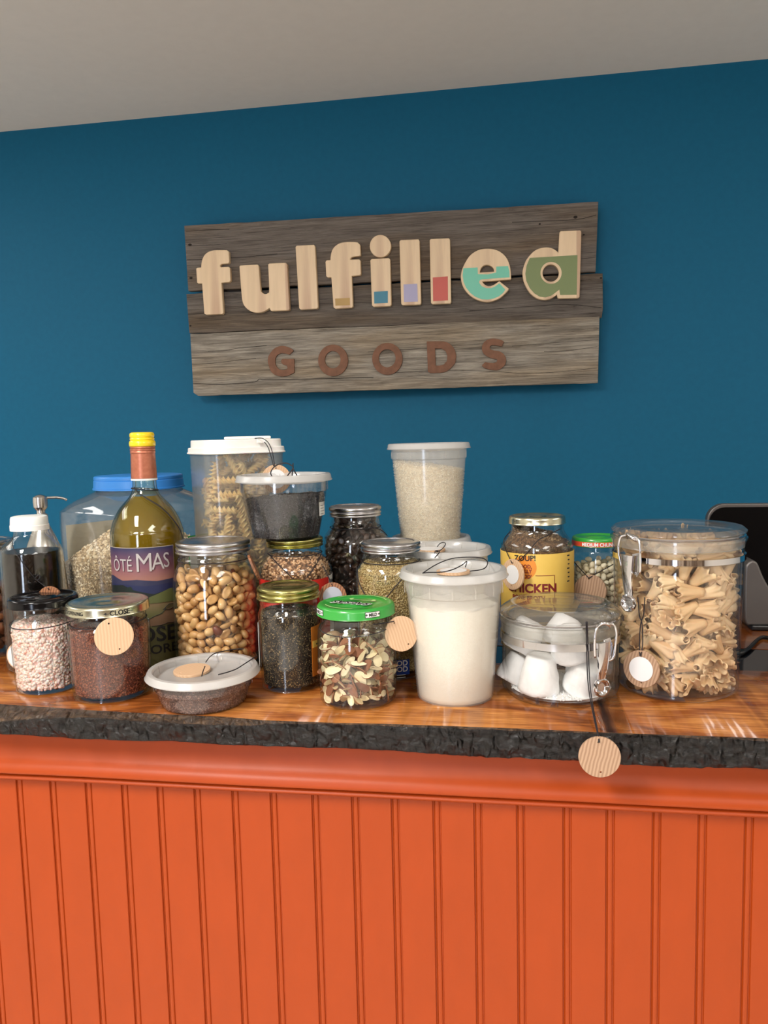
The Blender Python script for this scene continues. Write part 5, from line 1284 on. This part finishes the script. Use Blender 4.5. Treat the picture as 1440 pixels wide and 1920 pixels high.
# ---- coffee beans
J = Axis(665.5, 948, Y=1.075); t = mkjar('mason_jar', 'silver-banded jar of dark coffee beans behind the millet jar', J)
inn = glass_body(J, t, [(967, 44), (974, 45), (980, 46.5), (986, 46), (994, 52), (1004, 59), (1016, 62.5), (1040, 63.5), (1150, 63)], M['glass'])
mason_lid(J, t, 947.5, 48, 966.5, 49, M['tin'])
P = pack(560, interp_prof(inn), J.z(1135), J.z(984), 0.0056, 0.010, 110, 0.03)
scatter('coffee_bean', pieces_coffee(), P, J, 'dark roasted coffee bean inside the silver-banded jar', 'bean', 'coffee beans in the jar', rest_name='coffee_bean_fill', rest_mat=M['coffeefill'], parent=t, size=1.15)
rf = interp_prof(inn)
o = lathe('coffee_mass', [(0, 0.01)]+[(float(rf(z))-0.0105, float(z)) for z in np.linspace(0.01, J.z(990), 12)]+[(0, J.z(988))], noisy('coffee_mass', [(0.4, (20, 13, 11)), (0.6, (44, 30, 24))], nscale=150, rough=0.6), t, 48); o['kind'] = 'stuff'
J_cof = J
# ---- millet / sesame jar
J = Axis(732, 1014, half=66, yfront=1278); t = mkjar('mason_jar', 'silver-banded jar of pale millet seeds beside the tall sugar tub', J)
inn = glass_body(J, t, [(1032, 51), (1039, 52), (1045, 54), (1050, 53), (1058, 60), (1070, 65), (1084, 66.5), (1240, 66), (1258, 64)], M['glass'])
mason_lid(J, t, 1014, 55, 1032, 56, M['tin'])
heap('millet_seeds', J, inn, 0.009, J.z(1052), 14000, (0.0013, 0.0011, 0.0010), OCT, M['sesame'], t, core_mat=M['sesamecore'], topn=300)
rj = J.r(66.3, 0.05); p1 = J.hit(767, 1240, rj); ang1 = math.atan2(p1[0], -p1[1]); zb1 = J.z(1246); zb2 = J.z(1219)
curved_patch('blue_label', rj+0.0002, ang1-0.78, ang1, zb1, zb2, M['bluelabel'], t)
put_text('lettering', 'GOOD', 0.0092, M['whiteprint'], t, on_wall_of(rj+0.0008, ang1-0.045, (zb1*0.42+zb2*0.58)+0.0035), 0.0002, 1.0, 'RIGHT')
put_text('lettering', 'FOOD', 0.0092, M['whiteprint'], t, on_wall_of(rj+0.0008, ang1-0.045, (zb1*0.42+zb2*0.58)-0.0040), 0.0002, 1.0, 'RIGHT')
for dz in (0.0105, 0.0135): curved_patch('lettering', rj+0.0006, ang1-0.36, ang1-0.12, (zb1*0.42+zb2*0.58)-dz-0.0008, (zb1*0.42+zb2*0.58)-dz, M['whitelabel'], t, 0.0002)
J_ses = J; pass
# ---- back tubs and the rice tub on top
J = Axis(808, 1006, Y=1.145); t = mkjar('deli_tub', 'milky tub at the back, carrying the rice tub on its lid', J, 'tub')
inn, zlA, rr_ = deli(J, t, 1014, 76, 1005, 73.5, 1020, 68, 1040, 64, 54, M['deli'], 0)
heap('white_flour', J, inn, 0.002, J.z(1050), 0, (0.0008, 0.0006, 0.0006), OCT, M['sugar'], t)
ztA = zlA
J = Axis(803.7, 835, Y=1.145, z0=TOP+zlA+0.0004); t = mkjar('deli_tub', 'tall milky tub of white rice standing on another tub', J, 'tub')
inn, zl, rr_ = deli(J, t, 840, 79, 831, 76.5, 846, 70.8, 860, 68.5, 55, M['deli'], 0)
heap('rice', J, inn, 0.002, J.z(873), 9000, (0.0030, 0.0009, 0.0008), OCT, M['rice'], t, core_mat=M['ricecore'], slope=(-0.14, 0), bumpy=0.0012, topn=900, gap=0.0002)
J = Axis(838, 1026, Y=1.02); t = mkjar('deli_tub', 'milky tub with tag on its lid, between rice tub and sugar tub', J, 'tub')
inn, zl, rr_ = deli(J, t, 1035, 84.5, 1025, 82, 1041, 76, 1060, 72, 60, M['deli'], 0)
heap('white_powder', J, inn, 0.002, J.z(1075), 0, (0.0008, 0.0006, 0.0006), OCT, M['sugar'], t)
J_B, Z_B = J, zl
# ---- yellow-label broth jar with cut leaves
J = Axis(1006.5, 972, Y=1.035); t = mkjar('glass_jar', 'pale-gold-lidded jar with yellow broth label holding dried cut leaves', J)
inn = glass_body(J, t, [(979, 49), (988, 49), (996, 51), (1004, 56), (1014, 62.5), (1024, 65.8), (1034, 66.5), (1200, 66)], M['glass'])
lug_lid(J, t, 967, 52, 980.5, 52.5, M['palegold'])
heap('dried_leaves', J, inn, 0.008, J.z(1000), 2600, (0.0030, 0.0008, 0.0005), OCT, M['rooibos'], t, core_mat=M['rooiboscore'], bumpy=0.002, topn=900, slope=(-0.25, 0.1))
rj = J.r(66.6, J.z(1100)); z1 = J.z(1029)
curved_patch('yellow_label', rj+0.0002, math.radians(-115), math.radians(112), 0.02, z1, M['yellowlabel'], t)
def hit_ang(px, py): p = J.hit(px, py, rj); return math.atan2(p[0], -p[1]), p[2]
a, z = hit_ang(984, 1064); n = 40
V = [on_wall_of(rj+0.0007, a, z)(0.0152*q/6*math.cos(2*PI*k/n), 0.0152*q/6*math.sin(2*PI*k/n)) for q in range(1, 7) for k in range(n)]+[on_wall_of(rj+0.0007, a, z)(0, 0)]
mesh_obj('orange_dot', V, [(k, (k+1) % n, 6*n) for k in range(n)]+[(q*n+k, (q+1)*n+k, (q+1)*n+(k+1) % n, q*n+(k+1) % n) for q in range(5) for k in range(n)], M['orangedot'], t, smooth=False)
a2, z2 = hit_ang(984, 1047); put_text('lettering', 'ZOUP!', 0.0098, M['print'], t, on_wall_of(rj+0.0011, a2, z2, 0.03), 0.0002, 1.0)
for txt, py in (('GOOD,', 1062), ('REALLY', 1071), ("GOOD'", 1081)):
    a3, z3 = hit_ang(983, py); put_text('lettering', txt, 0.0066, M['darkred'], t, on_wall_of(rj+0.0011, a3, z3), 0.0002, 0.9)
a4, z4 = hit_ang(995, 1104); put_text('lettering', 'CHICKEN', 0.0160, M['darkred'], t, on_wall_of(rj+0.0011, a4, z4), 0.0006, 0.98)
a5, z5 = hit_ang(990, 1121); put_text('lettering', 'BONE BROTH', 0.0070, M['darkred'], t, on_wall_of(rj+0.0011, a5, z5), 0.0003)
aL, zL = hit_ang(1004, 1079); aR, zR = hit_ang(1040, 1079)
curved_patch('print_frame', rj+0.0005, aL, aR, zL-0.0008, zL, M['darkred'], t, 0.0002)
curved_patch('print_frame', rj+0.0005, aR-0.02, aR, zL-0.045, zL, M['darkred'], t, 0.0002)
for i in range(7):
    a6, z6 = hit_ang(1065, 1040+8*i); curved_patch('lettering', rj+0.0005, a6-0.03-0.03*(i % 3 == 0), a6+0.05, z6-0.0016, z6, M['print'], t, 0.0002)
J_zp = J; RZ = rj
# ---- navy beans
J = Axis(1120, 1007, Y=1.07); t = mkjar('glass_jar', 'green-lidded jar of small white beans with orange-red lid band', J)
inn = glass_body(J, t, [(1022, 42), (1027, 42), (1032, 43), (1040, 47.5), (1050, 49), (1120, 49), (1180, 49)], M['glass'])
rt, rb, zt, zb = lug_lid(J, t, 1005.5, 46, 1021, 46.5, M['greenlid'])
curved_patch('print_band', rb, -PI*0.999, PI*0.999, zb+0.0006, zb+0.0072, M['redband'], t, 0.0003, n=70)
put_text('lettering', 'MEDIUM CHUNKY', 0.0064, M['whiteprint'], t, on_wall_of(rb+0.0008, 0.10, zb+0.0038), 0.0002, 0.92)
P = pack(430, interp_prof(inn), J.z(1165), J.z(1050), 0.0044, 0.009, 120, 0.06)
scatter('navy_bean', pieces_bean(), P, J, 'small white dried bean inside the jar with green and red lid', 'bean', 'white beans in the green-lidded jar', rest_name='navy_bean_fill', rest_mat=M['navyfill'], parent=t, size=1.05)
rf = interp_prof(inn)
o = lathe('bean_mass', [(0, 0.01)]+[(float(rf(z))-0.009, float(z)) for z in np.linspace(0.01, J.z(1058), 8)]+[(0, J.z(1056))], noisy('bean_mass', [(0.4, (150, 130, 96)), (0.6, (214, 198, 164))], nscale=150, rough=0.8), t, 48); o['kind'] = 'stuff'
J_bn = J; RBn = J.r(49, J.z(1100))

# ================================================================== TAGS AND CORDS
def surf(J, px, py, r, out=0.0):
    p = J.hit(px, py, r+out); W = J.world(p); n = np.array([W[0]-J.B[0], W[1]-J.B[1], 0.0]); n /= max(1e-9, np.linalg.norm(n)); return W, n
def onz(px, py, z):
    v = ray(px, py); return CAM+v*((z-CZ)/v[2])
def wooden_tag(label, c, nrm, up, r, mat, cords=(), sticker=None, st_mat=None, holes=(0.74, -0.74), th=0.0030, dot=False, group='round wooden tags on cords'):
    """disc with two small holes; up = world direction of the first hole; cords = world polylines"""
    c = Vector(map(float, c)); z = Vector(map(float, nrm)).normalized(); u = Vector(map(float, up)); y = (u-z*u.dot(z)).normalized(); x = y.cross(z)
    t = thing('wooden_tag', label, 'tag', (0, 0, 0), 0, group)
    Mx = Matrix((x, y, z)).transposed().to_4x4(); Mx.translation = c; t.matrix_world = Mx; inv = Mx.inverted()
    hp = [ell(0, h*r, r*0.065, r*0.065, 14) for h in holes]
    flat_curve('disc', [ell(0, 0, r-0.0004, r-0.0004, 56)]+hp, mat, th-0.0008, 0.0004, t)
    if sticker:
        flat_curve('round_sticker', [ell(0, 0, r*sticker, r*sticker, 40)], st_mat or M['sticker'], 0.0004, 0.0, t, Matrix.Translation((0, 0, th/2+0.0003)))
    for cpts in cords:
        tube('string', [inv @ Vector(map(float, p)) for p in cpts], 0.00062, M['cord'], t, 6, 5)
    return t
def loop_pts(J, r, z, sx=0.0, sy=0.0, n=40, a0=0.0, a1=2*PI):
    return [J.world((r*math.cos(a0+(a1-a0)*k/n), r*math.sin(a0+(a1-a0)*k/n), z+sx*r*math.cos(a0+(a1-a0)*k/n)+sy*r*math.sin(a0+(a1-a0)*k/n))) for k in range(n+1)]
UP = np.array([0, 0, 1.0])
def hole_of(c, px, py, Y): return at(px, py, Y)-c
# rust-brown seed jar
c, n = surf(J_mus, 214, 1193, RJ_mus, 0.0045); rt_ = J_mus.r(33.5, 0.07); zn = J_mus.z(1162); rn = J_mus.r(68.5, zn)
wooden_tag('pale round wooden tag on the front of the brown seed jar', c, n+np.array([0, 0, 0.12]), at(203.6, 1169, c[1])-c, rt_, M['tag'],
    [loop_pts(J_mus, rn, zn, 0.03), [at(203.6, 1169, c[1]-0.002), at(198, 1167.5, c[1]-0.003), at(188, 1167, c[1]-0.001), surf(J_mus, 178, 1165, rn, 0.001)[0]]])
# low canister tag hanging over the counter edge
c = at(1124, 1419, 0.758); s1 = [surf(J_sc, 1099, 1166, 0.075, 0.004)[0], at(1100, 1215, 0.835), at(1102, 1275, 0.829), at(1108, 1318, 0.812), at(1115, 1352, 0.782), at(1121, 1378, 0.762), at(1123, 1392, 0.7545)]
s2 = [surf(J_sc, 1101, 1166, 0.075, 0.005)[0], at(1103, 1220, 0.836), at(1106, 1280, 0.828), at(1111, 1320, 0.811), at(1117, 1352, 0.781), at(1122, 1378, 0.7615), at(1124, 1392, 0.7545)]
wooden_tag('round wooden tag with striped grain hanging over the dark bark edge', c, (0.02, -1, 0.04), at(1122, 1391, 0.758)-c, 38.5*0.765/F, M['tag2'], [s1, s2], th=0.0032)
# tall canister tag
c, n = surf(J_lc, 1203, 1254, 0.0735, 0.006)
wooden_tag('round wooden tag with white sticker hanging down the tall pasta canister', c, n+np.array([0.1, 0, 0.05]), at(1202, 1231, c[1])-c, 35*depth(c)/F, M['tag2'],
    [[surf(J_lc, 1196, 1120, 0.0735, 0.008)[0], surf(J_lc, 1199, 1155, 0.0735, 0.004)[0], surf(J_lc, 1204, 1170, 0.0735, 0.003)[0], surf(J_lc, 1205, 1210, 0.0735, 0.003)[0], at(1201, 1230, c[1]-0.003)],
     [surf(J_lc, 1209, 1120, 0.0735, 0.008)[0], surf(J_lc, 1207, 1150, 0.0735, 0.004)[0], surf(J_lc, 1201, 1172, 0.0735, 0.003)[0], surf(J_lc, 1199, 1210, 0.0735, 0.003)[0], at(1200, 1230, c[1]-0.003)]], 0.66)
# almond jar tag
c = at(752, 1188, 0.842); zn = J_alm.z(1165); rn = J_alm.r(67, zn)
wooden_tag('tilted round wooden tag at the right of the almond slice jar', c, (0.50, -0.80, 0.20), at(739, 1166, 0.838)-c, 33*depth(c)/F, M['tag'],
    [loop_pts(J_alm, rn+0.0008, zn-0.003, 0.05, 0.10), [surf(J_alm, 700, 1171, rn, 0.002)[0], surf(J_alm, 722, 1168, rn, 0.003)[0], at(739, 1165, 0.836)]])
# broth jar tag
c, n = surf(J_zp, 962, 1077, RZ, 0.012)
wooden_tag('round wooden tag with white sticker leaning on the yellow broth label', c, (-0.72, -0.65, 0.05), at(960, 1056, c[1]-0.002)-c, 29*depth(c)/F, M['tag'],
    [[surf(J_zp, 957, 996, 0.040, 0.001)[0], surf(J_zp, 945, 1012, 0.0430, 0.002)[0], surf(J_zp, 948, 1030, 0.0455, 0.002)[0], at(960, 1056, c[1]-0.003)],
     [surf(J_zp, 1050, 992, 0.037, 0.001)[0], surf(J_zp, 1028, 1003, 0.041, 0.002)[0], surf(J_zp, 1008, 1014, 0.044, 0.002)[0], surf(J_zp, 990, 1035, 0.0472, 0.002)[0], surf(J_zp, 972, 1052, 0.0472, 0.003)[0]]], 0.62)
# bean jar tag
c, n = surf(J_bn, 1107, 1107, RBn, 0.004)
wooden_tag('brown round wooden tag on the white bean jar', c, n, at(1104, 1085, c[1])-c, 30*depth(c)/F, M['tag2'],
    [[surf(J_bn, 1077, 1032, RBn*0.93, 0.001)[0], surf(J_bn, 1073.5, 1047, RBn, 0.001)[0], surf(J_bn, 1083, 1061, RBn, 0.0015)[0], at(1104, 1084, c[1]-0.003)],
     [at(1104, 1084, c[1]-0.003), surf(J_bn, 1128, 1070, RBn, 0.0015)[0], surf(J_bn, 1150, 1058, RBn, 0.001)[0]]])
# tags lying on lids
zz = TOP+Z_sug+0.0022; c = onz(850, 1072, zz); zr_ = TOP+Z_sug+0.0122
q6 = lambda pts, z_: [onz(730+x/6, 980+y/6, z_) for x, y in pts]
wooden_tag('round wooden tag with white sticker lying on the sugar tub lid', c, UP, (0.2, 1, 0), 31.5*depth(c)/F, M['tag'],
    [q6([(375,568),(530,470),(700,405),(900,388),(1050,400),(1105,450),(1060,520),(905,545)], zr_), q6([(375,568),(450,560),(600,555),(720,525),(820,475),(870,435)], zr_)+q6([(856,500)], zz+0.004)], 0.80)
zz = TOP+Z_B+0.0022; c = onz(806, 1031, zz); zr_ = TOP+Z_B+0.0118
wooden_tag('round wooden tag lying on the milky tub behind the sugar tub', c, UP, (0.3, 1, 0), 29*depth(c)/F, M['tag'],
    [q6([(540,270),(570,235),(610,222),(632,240),(600,290),(545,325),(518,318),(512,345)], zr_), q6([(515,320),(540,315),(565,330)], zr_)+[at(815, 1046, 0.955)]], 0.80)
zz = TOP+Z_flax+0.0022; c = onz(360, 1257, zz); zr_ = TOP+Z_flax+0.0112
q7 = lambda pts, z_: [onz(260+x/6, 1200+y/6, z_) for x, y in pts]
wooden_tag('pale round wooden tag lying on the shallow flax seed tub', c, (0, -0.05, 1), onz(384, 1250, zz)-c, 34*depth(c)/F, M['tag'],
    [q7([(745,297),(725,350),(710,405)], zr_), q7([(755,250),(800,190),(860,150),(960,125),(1080,105),(1180,100)], zr_), q7([(895,390),(1000,362),(1100,325),(1200,262),(1330,178)], zr_)])
# rotini canister tag
c = at(518, 898, 1.040)
wooden_tag('round wooden tag hanging on the spiral pasta canister, half hidden by the black-seed tub', c, (0.35, -0.9, 0.0), UP, 27*depth(c)/F, M['tag'],
    [[at(478, 822, 1.075), at(489.3, 821.3, 1.052), at(499, 826, 1.040), at(506, 835, 1.038), at(511, 850, 1.036), at(515.5, 876, 1.036)], [at(496, 829, 1.040), at(504, 842, 1.037), at(513, 874, 1.036)]], 0.66)
c = at(624, 1118, 0.925)
wooden_tag('dark wooden tag with silver foil circle between the herb and almond jars', c, (0.1, -1, 0.1), UP, 26*depth(c)/F, M['tagdark'], [[at(622, 1096, 0.924), at(616, 1082, 0.935), at(606, 1062, 0.951)]], 0.70, M['foil'])
c = at(94, 1124, 0.886)
rb_ = J_blk.r(55.5, 0.1)
wooden_tag('brown wooden tag on the dark liquid bottle, peeping over the black lid', c, (0.0, -1, 0.05), at(92, 1103, 0.886)-c, 25*depth(c)/F, M['tagdark'],
    [[surf(J_blk, 23, 1008, J_blk.r(31, J_blk.z(1008)), 0.002)[0], surf(J_blk, 25, 1028, J_blk.r(52, J_blk.z(1028)), 0.0015)[0], surf(J_blk, 43.7, 1057, rb_, 0.001)[0], surf(J_blk, 62, 1080, rb_, 0.001)[0], surf(J_blk, 72, 1090, rb_, 0.002)[0], at(91, 1104, 0.8825)],
     [surf(J_blk, 66, 1084, rb_, 0.002)[0], surf(J_blk, 72, 1078, rb_, 0.004)[0], surf(J_blk, 76, 1082, rb_, 0.004)[0], surf(J_blk, 70, 1088, rb_, 0.002)[0]]])
c = at(38, 1230, 0.902)
wooden_tag('white-stickered tag peeping out at the left of the pink salt jar', c, (0, -1, 0), UP, 27*depth(c)/F, M['tag'], [], 0.9)
c = at(476.5, 1064, 0.930)
wooden_tag('wooden tag seen edge-on at the right shoulder of the peanut jar', c, (0.90, 0.30, 0.38), at(467, 1041, 0.93)-c, 26*depth(c)/F, M['tagdark'],
    [loop_pts(J_pea, J_pea.r(65, J_pea.z(1048)), J_pea.z(1047)), [surf(J_pea, 462, 1042, J_pea.r(66, J_pea.z(1045)), 0.002)[0], at(467, 1043, 0.93), at(465, 1039, 0.932)]])
# cords whose tags do not show
def cord(label, lines, r=0.00062):
    t = thing('black_cord', label, 'cord', tuple(map(float, lines[0][0]))); inv = Vector(t.location)
    for l in lines: tube('string', [Vector(map(float, p))-inv for p in l], r, M['cord'], t, 6, 5)
    return t
pts = [(251, 914, 23), (262, 926, 28), (280, 937, 36), (298, 948, 46), (314, 962, 54), (326, 976, 60), (335, 989, 64), (340, 999, 66.5)]
wp = [surf(J_wine, a, b, J_wine.r(w_, J_wine.z(b)), 0.0015)[0] for a, b, w_ in pts]
cord('black cord slung over the shoulder of the tall bottle', [wp, loop_pts(J_wine, J_wine.r(24, J_wine.z(917)), J_wine.z(917), -0.1), [wp[-1], wp[-1]+np.array([0.001, 0, -0.004]), wp[-1]+np.array([0.0015, 0.001, -0.010])]], 0.0008)
rs = J_ses.r(66.5, 0.12); zn = J_ses.z(1050)
cord('black cord hanging in a V on the millet seed jar', [loop_pts(J_ses, J_ses.r(54.5, zn), zn), [surf(J_ses, 669, 1062, rs*0.98, 0.001)[0], surf(J_ses, 672, 1088, rs, 0.001)[0], surf(J_ses, 680, 1107, rs, 0.0012)[0], surf(J_ses, 690, 1124, rs, 0.001)[0]],
    [surf(J_ses, 790, 1052, rs*0.93, 0.001)[0], surf(J_ses, 753, 1087, rs, 0.0012)[0], surf(J_ses, 722, 1124, rs, 0.001)[0]]])
rw = J_wh.r(67.5, 0.12); zn = J_wh.z(1036)
cord('black cord hanging in a V on the wheat berry jar', [loop_pts(J_wh, J_wh.r(50.5, zn), zn), [surf(J_wh, 504, 1039, J_wh.r(52, zn), 0.001)[0], surf(J_wh, 523, 1060, J_wh.r(65, zn), 0.0015)[0], surf(J_wh, 548, 1084, rw, 0.0015)[0], surf(J_wh, 560, 1096, rw, 0.002)[0]],
    [surf(J_wh, 602, 1039, J_wh.r(52, zn), 0.001)[0], surf(J_wh, 592, 1060, J_wh.r(65, zn), 0.0015)[0], surf(J_wh, 574, 1084, rw, 0.0015)[0], surf(J_wh, 562, 1097, rw, 0.002)[0]]])
zn = J_cof.z(987)
cord('black cord around the neck of the coffee bean jar', [loop_pts(J_cof, J_cof.r(47.5, zn), zn), [surf(J_cof, 690, 988, J_cof.r(50, zn), 0.001)[0], surf(J_cof, 713, 993, J_cof.r(58, J_cof.z(993)), 0.001)[0], surf(J_cof, 726, 1004, J_cof.r(62, J_cof.z(1004)), 0.001)[0]]])
zn = J_salt.z(1162)
cord('black cord around the shoulder of the pink salt jar', [loop_pts(J_salt, J_salt.r(60.5, zn), zn, 0.05, 0.04)])
qq = lambda pts: [at(330+x/4.645, 800+y/4.645, 0.955) for x, y in pts]
cord('black cord looped and tied on the black-seed tub lid', [qq([(835,432),(825,400),(850,355),(900,325),(960,318),(1000,335),(1020,357),(970,428)]), qq([(1020,318),(1020,362),(1053,424)]), qq([(1022,352),(1014,390),(1012,426)])], 0.0008)

# ================================================================== TILL SCREEN, STAND, CABLES AT THE RIGHT
YT = 1.33
a = at(1325, 1000, YT); b = at(1365, 945.5, YT)
t = thing('till_screen', 'large black till screen with thin metal rim at the right edge', 'screen', (float(a[0])+0.16, YT, TOP))
def rrect(x0, z0, x1, z1, r, n=8):
    out = []
    for cx_, cz_, s0 in ((x1-r, z1-r, 0), (x0+r, z1-r, 90), (x0+r, z0+r, 180), (x1-r, z0+r, 270)):
        for k in range(n+1): g = math.radians(s0+90*k/n); out.append((cx_+r*math.cos(g), cz_+r*math.sin(g)))
    return out
hz = float(b[2])-TOP
flat_curve('metal_rim', [rrect(-0.16, 0.004, 0.16, hz, 0.026)], M['alu'], 0.012, 0.0015, t, Matrix.Rotation(PI/2, 4, 'X'))
flat_curve('black_glass', [rrect(-0.1585, 0.0055, 0.1585, hz-0.0042, 0.0245)], M['screen'], 0.0012, 0.0003, t, Matrix.Translation((0, -0.0082, 0)) @ Matrix.Rotation(PI/2, 4, 'X'))
YS_ = 1.20
pp = [(1401, 1160), (1401.5, 1075), (1405, 1060), (1412, 1055), (1419, 1060), (1428, 1082), (1442, 1107), (1465, 1132), (1510, 1150), (1512, 1205), (1470, 1198), (1436, 1187), (1412, 1175)]
c = at(1440, 1150, YS_); t = thing('screen_stand', 'curved dark metallic stand in front of the till screen', 'stand', (float(c[0]), YS_, TOP))
W = [(float(at(x, y, YS_)[0]-c[0]), max(0.010, float(at(x, y, YS_)[2]-TOP))) for x, y in pp]
flat_curve('curved_cradle', [dense(W, 4, 60)], M['alu'], 0.030, 0.003, t, Matrix.Translation((0, 0.02, 0)) @ Matrix.Rotation(PI/2, 4, 'X'), 3)
box('rubber_base', (W[0][0]+0.006, -0.002, 0.0), (W[8][0], 0.10, 0.008), M['black'], t, 0.002)
cb = [gnd(x, y, TOP+0.0028) for x, y in ((1340, 1232), (1378, 1226), (1393, 1223), (1407, 1213), (1419, 1201), (1429, 1195), (1440, 1196), (1460, 1202))]
o = tube('power_cable', cb, 0.0026, M['black'], None, 10, 5); tag(o, 'black cable running over the worktop from behind the pasta canister', 'cable')
c = gnd(1388, 1150, TOP); t = thing('plug_adapter', 'small black plug with metal contacts beside the screen stand', 'plug', tuple(map(float, c)))
box('plug_body', (-0.020, -0.010, 0.0), (0.012, 0.012, 0.022), M['black'], t, 0.004)
for i in range(2): box('contact', (-0.004+0.010*i, -0.0125, 0.009), (0.003+0.010*i, -0.009, 0.019), M['chrome'], t, 0.0008)
